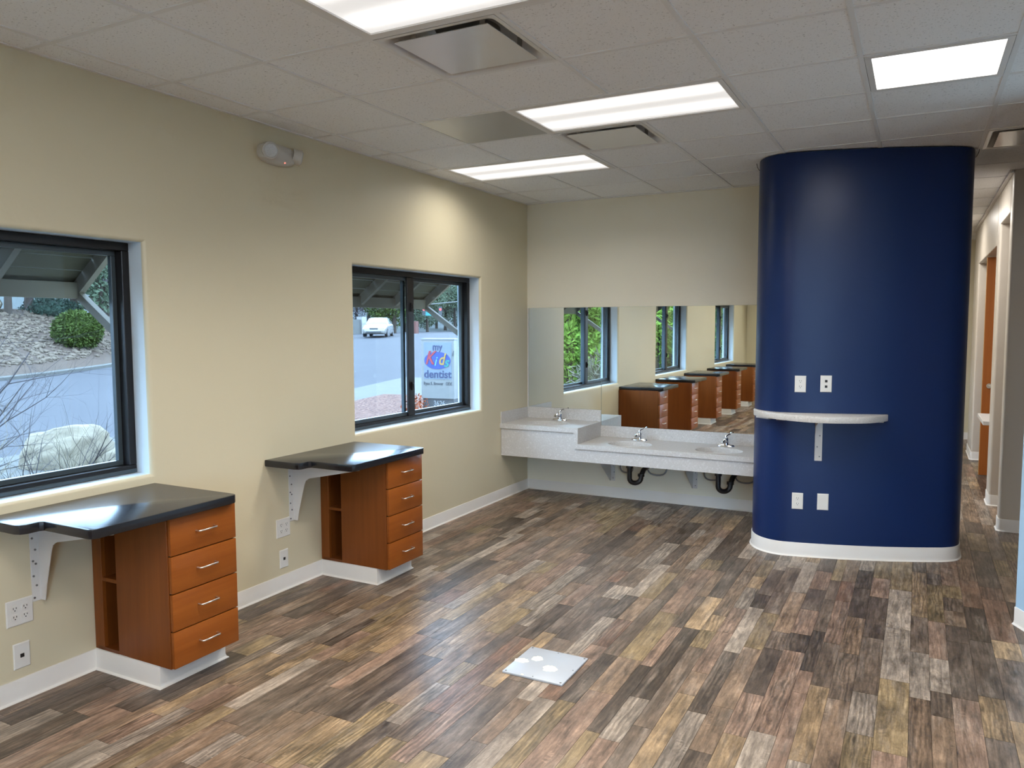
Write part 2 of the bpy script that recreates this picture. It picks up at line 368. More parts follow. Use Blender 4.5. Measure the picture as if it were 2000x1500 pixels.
# pale blue wall at the right edge
a0, a1 = Vector((4.055, 2.94)), Vector((4.95, 1.10)); dd = (a1-a0).normalized(); nn = Vector((-dd.y, dd.x))
pts = [tuple(a0), tuple(a1), tuple(a1+nn*.15), tuple(a0+nn*.15)]
struct(MB().prism(pts, 2, 0, H), 'wall_pale_blue', m_pale, label='pale blue wall at the right edge')
struct(cove([tuple(a0), tuple(a1)], -1), 'baseboard_pale_blue', m_base, 30)
# door of the corridor room and the ledge beside it
dr = thing('door_1', (4.17, 7.83, 0), kind='structure'); tag(dr, 'orange-brown wooden door standing open in the corridor')
MB().box(4.17, 5.05, 7.81, 7.85, .008, 2.40, .002).build('leaf', m_door, dr)
MB().box(4.165, 4.170, 7.81, 7.85, .008, 2.40).build('edge_strip', m_edge, dr)
hb = MB().disc((4.23, 7.81, 1.0), (0, -1, 0), .026, .012).tube([(4.23, 7.80, 1.0), (4.23, 7.755, 1.0), (4.24, 7.75, 1.0), (4.34, 7.75, 1.0)], .008)
hb.build('handle', m_steel, dr, 40)
MB().box(4.10, 4.75, 6.50, 7.25, .71, .75, .004).solo('wall_counter', m_vanity, (4.4, 6.9, .71), 'small white counter end jutting past the corridor pier', 'counter')
# ------------------------------------------------------------------ floor
fl = thing('floor', (0, 0, 0), kind='structure'); tag(fl, 'floor of brown weathered wood-look planks')
MB().box(-.02, XE+.1, YS-.1, YN+.1, -.06, -.0045).build('subfloor', m_sub, fl)
PAL = [((.165, .112, .074), 5), ((.072, .053, .040), 4), ((.240, .165, .095), 2), ((.235, .190, .150), 3), ((.205, .135, .096), 4), ((.110, .080, .058), 4), ((.180, .130, .072), 3), ((.150, .088, .058), 1)]
PALL = [c for c, n in PAL for _ in range(n)]
planks = []; x = -.015; WD = [.065, .085, .105, .085, .125, .095]
while x < XE:
    w = rnd.choice(WD); y = YS-rnd.random()*.6
    while y < YN:
        L = rnd.choice([.25, .4, .55, .7, .9]); c = rnd.choice(PALL); j = rnd.uniform(.85, 1.15)
        planks.append((x, x+w, y, min(y+L, YN+.05), tuple(q*j for q in c))); y += L
    x += w
def vis_area(x0, x1, y0, y1, z):
    ps = [project((a, c, z)) for a, c in ((x0, y0), (x1, y0), (x1, y1), (x0, y1))]
    if any(p is None for p in ps): return 0
    if max(p[0] for p in ps) < 0 or min(p[0] for p in ps) > 2000 or max(p[1] for p in ps) < 0 or min(p[1] for p in ps) > 1500: return 0
    return abs(sum(ps[i][0]*ps[(i+1) % 4][1]-ps[(i+1) % 4][0]*ps[i][1] for i in range(4)))/2
def hidden_floor(x0, x1, y0, y1):
    cx, cy = (x0+x1)/2, (y0+y1)/2
    return (2.3 < cx < 3.9 and cy > 4.1) or (cx > 4.15 and cy > 2.2) or (cx < 2.43 and cy > D) or (cx < .45 and any(c < cy < c+.37 for c in CABY))
planks.sort(key=lambda q: -(0 if hidden_floor(*q[:4]) else vis_area(*q[:4], 0)))
bm = bmesh.new(); bmesh.ops.create_cube(bm, size=1)
me = bpy.data.meshes.new('plank'); bm.to_mesh(me); bm.free(); me.materials.append(m_plank)
G = .0007
for (x0, x1, y0, y1, c) in planks[:300]:
    o = bpy.data.objects.new('plank', me); COL.objects.link(o); o.parent = fl
    o.location = ((x0+x1)/2, (y0+y1)/2, -.0025); o.scale = (x1-x0-2*G, y1-y0-2*G, .005); o.color = (*c, 1)
b = MB(); cols = []
for (x0, x1, y0, y1, c) in planks[300:]:
    b.add([(x0+G, y0+G, 0), (x1-G, y0+G, 0), (x1-G, y1-G, 0), (x0+G, y1-G, 0)], [(0, 1, 2, 3)]); cols.append((*c, rnd.random()))
o = b.build('plank_rest', m_plank2, fl, recalc=False, kind='stuff')
ca = o.data.color_attributes.new('tone', 'FLOAT_COLOR', 'CORNER'); ca.data.foreach_set('color', [q for c in cols for _ in range(4) for q in c])
# ------------------------------------------------------------------ ceiling
ce = thing('ceiling', (0, 0, H), kind='structure'); tag(ce, 'suspended ceiling of speckled grey tiles')
MB().box(-.02, XE, YS, YN, H+.30, H+.34).build('deck', m_dark, ce)
gx = [GX+i*T for i in range(-0, 12) if GX+i*T < XE]; gk = [k*T for k in range(int(YS//T)+1, int(YN//T)+1)]
LIGHTS4 = [(2, 0), (2, 3), (0, 5), (2, -3), (2, -6), (2, -9), (7, -2), (7, -7), (3, 9), (3, 13)]          # grid cell (i, k), four feet along x; unseen ones added for brightness
LIGHTS2 = [(5, 3), (5, -1), (5, -5), (5, 9), (1, 11), (8, 10), (5, 13)]  # all but the first are unseen, added to brighten the rooms
VENTS = [(2, 1), (2, 4), (6, 6), (2, -4)]
PANELS = [(1, 3)]
used = {(i, k) for i, k in LIGHTS4} | {(i+1, k) for i, k in LIGHTS4} | set(LIGHTS2) | set(VENTS) | set(PANELS)
for gi_, xx in enumerate(gx):
    cuts = sorted(k*T for i, k in LIGHTS4 if i+1 == gi_); cur = YS
    for c_ in cuts+[None]:
        MB().box(xx-.012, xx+.012, cur, YN if c_ is None else c_-.012, H-.0015, H+.03).build('grid_bar', m_grid, ce)
        if c_ is not None: cur = c_+T+.012
for yy in gk: MB().box(0, XE, yy-.012, yy+.012, H-.001, H+.029).build('grid_bar', m_grid, ce)
MB().box(0, .02, YS, YN, H-.002, H+.02).box(0, 2.43, D-.02, D, H-.002, H+.02).build('wall_angle', m_grid, ce)
cells = []
ex = [0]+gx+[XE]; ey = [YS]+gk+[YN]; rest = MB()
for i in range(len(ex)-1):
    for k in range(len(ey)-1):
        gi, gkk = i-1, round(ey[k]/T) if k else -99
        if (gi, gkk) in used: continue
        x0, x1, y0, y1 = ex[i]+.0135, ex[i+1]-.0135, ey[k]+.0135, ey[k+1]-.0135
        if x1-x0 < .02 or y1-y0 < .02: continue
        cells.append((vis_area(x0, x1, y0, y1, H), x0, x1, y0, y1))
bm = bmesh.new(); bmesh.ops.create_cube(bm, size=1); bmesh.ops.bevel(bm, geom=bm.edges[:], offset=.004, segments=1, affect='EDGES')
tme = bpy.data.meshes.new('ceiling_tile'); bm.to_mesh(tme); bm.free(); tme.materials.append(m_tile)
for a, x0, x1, y0, y1 in cells:
    if a > 120:
        o = bpy.data.objects.new('ceiling_tile', tme); COL.objects.link(o); o.parent = ce
        dz = rnd.uniform(.001, .004); o.location = ((x0+x1)/2, (y0+y1)/2, .008+dz); o.scale = (x1-x0+.004, y1-y0+.004, .014)
    else: rest.box(x0-.003, x1+.003, y0-.003, y1+.003, H+.003, H+.015)
rest.build('tile_rest', m_tile, ce, kind='stuff')
# ------------------------------------------------------------------ ceiling lights
def troffer(i, k, n, label):
    x0, y0 = GX+i*T, k*T; x1, y1 = x0+n*T, y0+T; cx, cy = (x0+x1)/2, (y0+y1)/2
    t = thing('ceiling_light', (cx, cy, H), label, 'light', 'recessed ceiling lights')
    e = .014; w = .028
    MB().box(x0+e, x1-e, y0+e, y0+e+w, H-.003, H+.05).box(x0+e, x1-e, y1-e-w, y1-e, H-.003, H+.05).box(x0+e, x0+e+w, y0+e+w, y1-e-w, H-.003, H+.05).box(x1-e-w, x1-e, y0+e+w, y1-e-w, H-.003, H+.05).build('frame', m_troff, t)
    MB().box(x0+e, x1-e, y0+e, y1-e, H+.05, H+.09).build('housing', m_troff, t)
    MB().box(x0+e+w, x1-e-w, y0+e+w, y1-e-w, H+.004, H+.010).build('lens', m_lens4 if n == 2 else m_lens2, t)
    L = bpy.data.lights.new('tube_light', 'AREA'); L.shape = 'RECTANGLE'; L.size = n*T-.12; L.size_y = T-.12; L.energy = LAMP_W*n/2*(.5 if (i, k) == (0, 5) else 1); L.color = (1, .96, .90); L.spread = math.radians({(2, 0): 134, (2, 3): 147, (0, 5): 156}.get((i, k), 180))
    lo = bpy.data.objects.new('tube_light', L); COL.objects.link(lo); lo.parent = t; lo.location = (0, 0, .002)
L4 = {(2, 0): 'large striped ceiling light at the top edge, beside the big square vent', (2, 3): 'middle striped ceiling light beside the grey steel panel', (0, 5): 'farthest striped ceiling light, nearest the mirror wall'}
for q in LIGHTS4: troffer(*q, 2, L4.get(q, 'added striped ceiling light behind the camera, outside the picture' if q[1] < 5 else 'added striped ceiling light, unseen, in the room behind the mirror wall'))
for q in LIGHTS2: troffer(*q, 1, 'plain white square ceiling light at the upper right' if q == (5, 3) else 'added square ceiling light outside the picture')
# ------------------------------------------------------------------ ceiling diffusers
def diffuser(i, k, label):
    x0, y0 = GX+i*T+.013, k*T+.013; x1, y1 = x0+T-.026, y0+T-.026; cx, cy = (x0+x1)/2, (y0+y1)/2
    t = thing('ceiling_vent', (cx, cy, H), label, 'vent', 'square ceiling vents')
    def rr(h, rad, z, n=6):
        out = []
        for sx, sy, a0 in ((1, 1, 0), (-1, 1, 90), (-1, -1, 180), (1, -1, 270)):
            for q in range(n+1):
                a = math.radians(a0+90*q/n); out.append((cx+sx*(h-rad)+rad*math.cos(a), cy+sy*(h-rad)+rad*math.sin(a), z))
        return out
    h = (x1-x0)/2
    b = MB().loft([rr(h, .003, H-.002), rr(h-.022, .03, H-.002), rr(h-.030, .045, H+.006), rr(h-.045, .06, H+.045), rr(h-.075, .07, H+.075), rr(h-.13, .08, H+.085), rr(.145, .144, H+.085), rr(.14, .139, H+.2)], cap=False)
    b.build('pan', m_pan, t, 50)
    MB().disc((cx, cy, H+.19), (0, 0, 1), .15, .01, 28).build('duct', m_dark, t)
    pb = MB(); g = h-.062
    pb.loft([rr(g, .004, H-.006, 3), rr(g, .004, H-.003, 3), rr(g-.012, .004, H+.004, 3)])
    pb.build('face_panel', m_vent, t, 30)
    for sx in (-1, 1):
        for sy in (-1, 1): MB().box(cx+sx*.17-.012, cx+sx*.17+.012, cy+sy*.17-.002, cy+sy*.17+.002, H+.002, H+.086).build('hanger', m_steel, t)
for q, l in zip(VENTS, ('large square ceiling vent with drop face panel, beside the nearest light', 'square ceiling vent between the two farther striped lights', 'square ceiling vent at the right edge above the corridor', 'square ceiling vent behind the camera')): diffuser(*q, l)
x0, y0 = GX+T+.0135, 3*T+.0135
MB().box(x0, x0+T-.027, y0, y0+T-.027, H-.0005, H+.012, .002).solo('ceiling_panel', m_panel, (x0+.3, y0+.3, H), 'blank grey steel panel set in the ceiling grid', 'panel')
# ------------------------------------------------------------------ windows and awnings
m_awn = plain('olive_awning_board', (.07, .066, .05), .6, var=.12, scale=5); m_awb = plain('grey_awning_timber', (.15, .14, .125), .6, var=.08)
def window(idx, ya, yb, za, zb, kind='structure'):
    w = thing('window_%d' % idx, (-.15, (ya+yb)/2, za), kind='structure')
    fx0, fx1 = -.21, -.118; t = .042; ym = ya+(yb-ya)*.475
    MB().box(fx0, fx1, ya, yb, za, za+t, .003).box(fx0, fx1, ya, yb, zb-t, zb, .003).box(fx0, fx1, ya, ya+t, za+t, zb-t, .003).box(fx0, fx1, yb-t, yb, za+t, zb-t, .003).build('frame', m_frame, w)
    MB().box(-.125, -.112, ya+.004, yb-.004, za+.001, za+.022, .003).build('sill_track', m_sash, w)
    def sash(y0, y1, xs, s, nm):
        MB().box(xs-.014, xs+.014, y0, y1, za+t, za+t+s, .002).box(xs-.014, xs+.014, y0, y1, zb-t-s, zb-t, .002).box(xs-.014, xs+.014, y0, y0+s, za+t+s, zb-t-s, .002).box(xs-.014, xs+.014, y1-s, y1, za+t+s, zb-t-s, .002).build(nm, m_sash, w)
        MB().box(xs-.003, xs+.003, y0+s-.004, y1-s+.004, za+t+s-.004, zb-t-s+.004).build('pane', m_glass, w)
    sash(ya+t, ym+.03, -.147, .030, 'sash'); sash(ym-.03, yb-t, -.182, .026, 'sash')
    MB().box(-.132, -.112, ym-.045, ym+.045, za+t, zb-t, .004).build('mullion', m_frame, w)
    for z in (za+.28, zb-.28): MB().box(-.113, -.098, ym-.010, ym+.012, z-.035, z+.035, .003).box(-.1, -.09, ym-.006, ym+.008, z-.012, z+.02, .002).build('latch', m_frame, w)
    return w
for n, q in enumerate(WIN):
    w = window(n+1, *q); w['label'] = ['black sliding window in front of the sign', 'black framed window cut by the left edge', 'black framed window seen only in the mirror', 'added black framed window, unseen, giving daylight behind the mirror wall'][n]
for n, (axis, (a_, c_, z0_, z1_), at_) in enumerate(((0, WB, YS-.08),)):
    w = thing('window_%d' % (n+5), ((a_+c_)/2, at_, z0_) if axis == 0 else (at_, (a_+c_)/2, z0_), kind='structure'); w['label'] = 'added wide window behind the camera, brightening the room'
    Q = (lambda b, u0, u1, v0, v1, d: b.box(u0, u1, at_-d, at_+d, v0, v1)) if axis == 0 else (lambda b, u0, u1, v0, v1, d: b.box(at_-d, at_+d, u0, u1, v0, v1))
    b = MB(); Q(b, a_, c_, z0_, z0_+.05, .04); Q(b, a_, c_, z1_-.05, z1_, .04); Q(b, a_, a_+.05, z0_+.05, z1_-.05, .04); Q(b, c_-.05, c_, z0_+.05, z1_-.05, .04); b.build('frame', m_frame, w)
    for k in (1, 2): b = MB(); u = a_+(c_-a_)*k/3; Q(b, u-.025, u+.025, z0_+.05, z1_-.05, .035); b.build('mullion', m_frame, w)
    for k in range(3): b = MB(); u = a_+(c_-a_)*k/3; Q(b, u+.026, u+(c_-a_)/3-.026, z0_+.05, z1_-.05, .003); b.build('pane', m_glass, w)
def awning(ya, yb, label):
    t = thing('awning', (-.3, (ya+yb)/2, 1.6), label, 'awning', 'awnings over the windows')
    xo, zo, xi, zi = -.655, 1.885, -.305, 2.148
    d = Vector((xo-xi, 0, zo-zi)); L = d.length; d.normalize(); up = Vector((-d.z, 0, d.x)); up = up if up.z > 0 else -up
    for k in range(4):
        a = Vector((xi, 0, zi))+d*(L*k/4+.002)+up*.045; c = Vector((xi, 0, zi))+d*(L*(k+1)/4-.002)+up*(.045+.006)
        mid = (a+c)/2; MB().obox((mid.x, (ya+yb)/2, mid.z), d, (0, 1, 0), up, L/8-.003, (yb-ya)/2, .008).build('board', m_awn, t)
    n = 4
    for k in range(n+1):
        y = ya+.02+(yb-ya-.04)*k/n
        MB().beam((xi, y, zi), (xo, y, zo), .035, .075, (0, 1, 0)).build('rafter', m_awb, t) if 0 else MB().obox(((xi+xo)/2, y, (zi+zo)/2), d, (0, 1, 0), up, L/2, .0175, .0375).build('rafter', m_awb, t)
    MB().box(xo-.02, xo+.02, ya, yb, zo-.055, zo+.035, .002).build('edge_beam', m_awb, t)
    for y in (ya+.02, yb-.02): MB().obox(((xo-.275)/2, y, (zo-.03+1.60)/2), Vector((xo+.275, 0, zo-.03-1.60)), (0, 1, 0), Vector((-(zo-.03-1.60), 0, xo+.275)), math.hypot(xo+.275, zo-1.63)/2, .0175, .022).build('brace', m_awb, t)
for q, l in zip(WIN[:3], ('timber awning over the window facing the sign', 'timber awning over the window at the left edge', 'timber awning seen only through the mirrored window')): awning(q[0]-.10, q[1]+.09, l)
# ------------------------------------------------------------------ cabinets, worktops, brackets
def cabinet(y0):
    t = thing('drawer_cabinet', (0, y0, 0)); y1 = y0+.380; A, B = .105, .815
    MB().box(.178, .545, y0, y1, A, B, .0012).build('body', m_woodz, t)
    MB().box(.004, .178, y1-.018, y1, A, B).build('far_panel', m_woodz, t)
    MB().box(.004, .072, y0, y0+.02, A, B, .001).build('stile', m_woodz, t)
    MB().box(.004, .02, y0+.02, y1-.018, A, B).build('back_panel', m_woodin, t)
    MB().box(.02, .178, y0+.0, y1-.018, A, A+.016).build('niche_floor', m_woodin, t); MB().box(.02, .178, y0+.02, y1-.018, B-.016, B).build('niche_top', m_woodin, t)
    MB().box(.072, .178, y0+.002, y1-.018, .450, .468, .001).build('shelf', m_woodz, t)
    MB().box(.056, .0725, y0+.02, y1-.018, A+.016, B-.016).build('inner_panel', m_woodin, t)
    MB().box(.545, .5462, y0+.006, y1-.004, A+.004, B-.004).build('drawer_gap_shade', m_hole, t)  # black sheet over the wood front gives the drawer gaps their shade
    zs = [.106, .2815, .4570, .6325, .808]
    for i in range(4):
        d = MB().box(.5465, .567, y0+.003, y1-.001, zs[i]+.0026, zs[i+1]-.0026, .0024, 2).build('drawer', m_woody, t, 30)
        zc = (zs[i]+zs[i+1])/2+.004; yc = (y0+y1)/2+.005
        p = [(.566, yc-.052, zc), (.588, yc-.052, zc), (.594, yc-.046, zc), (.594, yc+.046, zc), (.588, yc+.052, zc), (.566, yc+.052, zc)]
        MB().tube(p, .0042, 8).build('handle', m_steel, d, 50)
    b = MB().box(0, .462, y0+.004, y1-.006, 0, A); cove([(.0, y0+.004), (.462, y0+.004), (.462, y1-.006), (0, y1-.006)], -1, b); b.build('toe_kick', m_base, t, 30)
    return t
def worktop(y0):
    o = y0
    pts = [(0, o-.487), (.235, o-.487), (.262, o-.478), (.276, o-.455), (.276, o-.405), (.285, o-.392), (.575, o-.392), (.595, o-.385), (.604, o-.365), (.604, o+.345), (.592, o+.36), (.575, o+.366), (0, o+.366)]
    return MB().prism(pts, 2, .815, .856, .004)
def bracket(y0):
    t = thing('worktop_bracket', (0, y0-.27, .43)); y = y0-.27
    prof = [(.004, .43), (.036, .43), (.05, .50), (.098, .665), (.112, .695), (.14, .712), (.19, .722), (.54, .795), (.54, .812), (.004, .812)]
    MB().prism(prof, 1, y+.016, y+.020).build('web', m_white, t)
    MB().box(.0, .004, y-.022, y+.02, .428, .80, .001).build('wall_flange', m_white, t)
    MB().box(.004, .545, y-.022, y+.02, .811, .815).build('top_flange', m_white, t)
    for i, z in enumerate((.445, .50, .545, .60, .615, .665, .72)): MB().disc((.004, y-.012+(i % 2)*.012, z), (1, 0, 0), .0048, .003, 10).build('screw', m_screw, t)
    return t
cab0 = cabinet(CABY[0]); br0 = bracket(CABY[0]); wt0 = worktop(CABY[0]).solo('worktop', m_black, (0, CABY[0], .815), 'x', 'worktop', 30)
CL = ['cherry wood four-drawer cabinet in the middle of the window wall, nearer the sinks', 'cherry wood four-drawer cabinet at the left edge, nearest the camera', 'third cherry wood cabinet of the row in the mirror', 'fourth cherry wood cabinet of the row in the mirror', 'last and smallest cherry wood cabinet of the row in the mirror']
WL = ['black worktop with a notched corner under the window facing the sign', 'black worktop with blue window glare at the left edge', 'third black worktop of the row in the mirror', 'fourth black worktop of the row in the mirror', 'last black worktop of the row in the mirror']
BL = ['white steel bracket under the worktop nearer the sinks', 'white steel bracket under the worktop at the left edge', 'white bracket of the third worktop, hidden in the mirror view', 'white bracket of the fourth worktop, hidden in the mirror view', 'white bracket of the last worktop, hidden in the mirror view']
for i, y in enumerate(CABY):
    for src, lab, cat, grp in ((cab0, CL[i], 'cabinet', 'drawer cabinets along the window wall'), (wt0, WL[i], 'worktop', 'black worktops along the window wall'), (br0, BL[i], 'bracket', 'white worktop brackets')):
        if src is br0 and i > 1: continue
        o = src if i == 0 else copy_tree(src); o.location.y += y-CABY[0] if i else 0; tag(o, lab, cat, grp)
# ------------------------------------------------------------------ outlets
def plate(o, ax, ay, w, h, kind, label, cat='outlet'):
    # o centre on the wall, ax horizontal axis, ay outward normal
    t = thing('wall_outlet' if kind in ('quad', 'duplex') else ('data_outlet' if kind.startswith('data') else 'cover_plate'), o, label, cat)
    o, ax, n = Vector(o), Vector(ax), Vector(ay); z = Vector((0, 0, 1))
    def ring(hw, hh, d): return [o+ax*sx*hw+z*sz*hh+n*d for sx, sz in ((-1, -1), (1, -1), (1, 1), (-1, 1))]
    MB().loft([ring(w/2, h/2, 0), ring(w/2, h/2, .003), ring(w/2-.004, h/2-.004, .006)]).build('plate', m_plate, t)
    P = lambda u, v: o+ax*u+z*v
    if kind in ('quad', 'duplex'):
        cs = [(-.023, .0195), (.023, .0195), (-.023, -.0195), (.023, -.0195)] if kind == 'quad' else [(0, .0195), (0, -.0195)]
        for u, v in cs:
            c = P(u, v); rg = []
            for d in (.005, .0082):
                rg.append([c+ax*.0165*math.cos(a)+z*max(-.0135, min(.0135, .0175*math.sin(a)))+n*d for a in [2*math.pi*k/20 for k in range(20)]])
            r = MB().loft(rg).build('receptacle', m_plate, t)
            MB().obox(c+ax*-.0063+z*.004+n*.0083, ax, n, z, .0013, .0006, .0042).obox(c+ax*.0063+z*.004+n*.0083, ax, n, z, .0013, .0006, .0036).disc(c+z*-.0068+n*.0078, n, .0027, .0012, 10).build('slots', m_hole, r)
    elif kind.startswith('data'):
        for v in ((0,) if kind == 'data1' else (.0195, -.0195)):
            MB().obox(P(.0, v)+n*.0062, ax, n, z, .0085, .0012, .0085).build('jack', m_hole, t)
    for v in ((h/2-.011), -(h/2-.011)):
        if kind != 'quad': MB().disc(P(0, v)+n*.0055, n, .003, .0012, 10).build('screw', m_plate, t)
    return t
for yy, w in ((1.488, 'nearer the sinks'), (-.137, 'at the left edge')):
    plate((0, yy, .402), (0, 1, 0), (1, 0, 0), .118, .118, 'quad', 'white four-socket outlet under the worktop '+w)
    plate((0, yy+.0, .203), (0, 1, 0), (1, 0, 0), .073, .116, 'data1', 'white single data jack plate low on the wall under the worktop '+w)
for xx, zc, kd, lb in ((2.79, 1.252, 'duplex', 'white double outlet on the navy wall above the shelf'), (2.957, 1.256, 'data2', 'white plate with two black data jacks above the navy wall shelf'), (2.79, .405, 'duplex', 'white double outlet low on the navy wall'), (2.957, .408, 'blank', 'blank white cover plate low on the navy wall')):
    y, a = col_y(xx); plate((xx, y-.001, zc), (math.cos(a), math.sin(a), 0), (math.sin(a), -math.cos(a), 0), .076, .118, kd, lb, 'outlet' if kd != 'blank' else 'plate')
# ------------------------------------------------------------------ emergency light on the window wall
t = thing('emergency_light', (0, 1.495, 2.72), 'beige twin-head emergency light high on the window wall', 'light')
def sup(cy, cz, hy, hz, x, n=28, e=2.6):
    return [(x, cy+hy*math.copysign(abs(math.cos(a))**(2/e), math.cos(a)), cz+hz*math.copysign(abs(math.sin(a))**(2/e), math.sin(a))) for a in [2*math.pi*k/n for k in range(n)]]
MB().loft([sup(1.495, 2.715, .145, .062, 0), sup(1.495, 2.715, .145, .062, .03), sup(1.495, 2.715, .138, .056, .05), sup(1.495, 2.715, .118, .042, .066)]).build('housing', m_em, t, 50)
for yy, dr_ in ((1.395, (.8, -.35, -.25)), (1.605, (.55, .75, -.2))):
    v = Vector(dr_).normalized(); c = Vector((.045, yy, 2.728))
    h_ = MB().disc(c, v, .043, .05, 24, .050).build('lamp_head', m_em, t, 40)
    MB().disc(c+v*.049, v, .047, .008, 24, .038).build('lens', m_emlens, h_, 40)
MB().disc((.052, 1.52, 2.672), (1, 0, -.4), .004, .012, 10).build('indicator', m_red, t)
# ------------------------------------------------------------------ vanity with sinks
YF = 4.366; zu, zl = .738, .592; th = .044; XR = 2.43
va = thing('vanity_counter', (1.2, 4.66, .43), 'pale speckled two-level sink counter along the mirror wall', 'counter')
SINKS = [(.40, 4.615, zu, .205, .160), (1.222, 4.60, zl, .200, .160), (2.028, 4.60, zl, .200, .160)]
def top_with_hole(b, x0, x1, y0, y1, z0, z1, cx, cy, rx, ry):
    A = sorted([2*math.pi*k/40 for k in range(40)]+[math.atan2(yy-cy, xx-cx) % (2*math.pi) for xx in (x0, x1) for yy in (y0, y1)])
    inn, out = [], []
    for a in A:
        c, s_ = math.cos(a), math.sin(a); tt = min([((x1 if c > 0 else x0)-cx)/c if abs(c) > 1e-9 else 9, ((y1 if s_ > 0 else y0)-cy)/s_ if abs(s_) > 1e-9 else 9])
        e = 1/math.sqrt((c/rx)**2+(s_/ry)**2); inn.append((cx+c*e, cy+s_*e)); out.append((cx+c*tt, cy+s_*tt))
    R = lambda L, z: [(p[0], p[1], z) for p in L]
    b.loft([R(inn, z0), R(inn, z1-.004), R([(cx+(p[0]-cx)*1.018, cy+(p[1]-cy)*1.018) for p in inn], z1), R(out, z1), R(out, z0), R(inn, z0)], cap=False)
b = MB(); s0 = SINKS[0]; top_with_hole(b, 0, .765, YF, D-.012, zu-th, zu, *s0[:2], *s0[3:]); b.box(.765, .806, YF, D-.012, zl, zu); b.build('upper_top', m_vanity, va, 30)
b = MB(); xm = 1.62
s0 = SINKS[1]; top_with_hole(b, .77, xm, YF, D-.012, zl-th, zl, *s0[:2], *s0[3:]); s0 = SINKS[2]; top_with_hole(b, xm, XR, YF, D-.012, zl-th, zl, *s0[:2], *s0[3:]); b.build('lower_top', m_vanity, va, 30)
MB().prism([(.004, .43), (XR, .43), (XR, zl-th), (.768, zl-th), (.768, zu-th), (.004, zu-th)], 1, YF+.014, YF+.034).build('apron', m_vanity, va)
MB().box(.012, .806, D-.012, D-.001, zu, .848, .001).build('upper_backsplash', m_vanity, va)
MB().box(.806, XR, D-.012, D-.001, zl, .700, .001).build('lower_backsplash', m_vanity, va)
MB().box(.0, .012, YF+.012, D-.012, zu, .848, .001).build('side_splash', m_vanity, va)
SL = ['leftmost sink basin in the raised counter', 'middle sink basin in the lower counter', 'right sink basin in the lower counter beside the navy wall']
for (cx, cy, z, rx, ry), lb in zip(SINKS, SL):
    t = thing('sink_basin', (cx, cy, z-.17), 'white oval '+lb, 'sink', 'oval sink basins'); rings = []
    for q, dz in ((1.10, th), (1.04, th), (1.035, th+.01), (1.0, th+.03), (.93, th+.06), (.80, th+.095), (.58, th+.118), (.30, th+.126), (.12, th+.128)):
        rings.append([(cx+rx*q*math.cos(a), cy+ry*q*math.sin(a), z-dz) for a in [2*math.pi*k/36 for k in range(36)]])
    outer = [[(cx+(p[0]-cx)*1.04, cy+(p[1]-cy)*1.04, p[2]-.008) for p in R] for R in rings[::-1]]
    MB().loft(rings+outer, cap=False).build('bowl', m_ceram, t, 60)
    MB().disc((cx, cy, z-th-.128), (0, 0, 1), .028, .004, 20, .022).build('drain', m_chrome, t, 40)
    MB().obox((cx, cy+ry*.945, z-th-.036), (1, 0, 0), (0, 1, .5), (0, -.5, 1), .013, .002, .004).build('overflow', m_hole, t)
FL = ['chrome faucet of the leftmost sink', 'chrome faucet of the middle sink', 'chrome faucet of the right sink']
def faucet(cx, z, lb):
    cy = 4.862; t = thing('faucet', (cx, cy, z), lb, 'faucet', 'chrome sink faucets')
    R = lambda a_, b_, zz, n=28: [(cx+a_*math.copysign(abs(math.cos(q))**.75, math.cos(q)), cy+b_*math.sin(q), zz) for q in [2*math.pi*k/n for k in range(n)]]
    MB().loft([R(.078, .027, z), R(.078, .027, z+.006), R(.070, .022, z+.014), R(.03, .02, z+.018)]).build('base_plate', m_chrome, t, 50)
    C = lambda r, zz, oy=0, n=20: [(cx+r*math.cos(q), cy+oy+r*math.sin(q), zz) for q in [2*math.pi*k/n for k in range(n)]]
    MB().loft([C(.026, z+.014), C(.023, z+.05), C(.022, z+.065), C(.016, z+.074), C(.004, z+.077)]).build('body', m_chrome, t, 50)
    MB().tube([(cx, cy-.008, z+.035), (cx, cy-.04, z+.058), (cx, cy-.075, z+.062), (cx, cy-.105, z+.054), (cx, cy-.116, z+.040)], [.016, .0145, .013, .0125, .012], 14).build('spout', m_chrome, t, 60)
    MB().tube([(cx, cy+.004, z+.072), (cx-.003, cy+.0, z+.088), (cx+.012, cy+.018, z+.100), (cx+.03, cy+.034, z+.108)], [.013, .011, .008, .0055], 12).build('lever', m_chrome, t, 60)
for s_, lb in zip(SINKS, FL): faucet(s_[0]+.005, s_[2], lb)
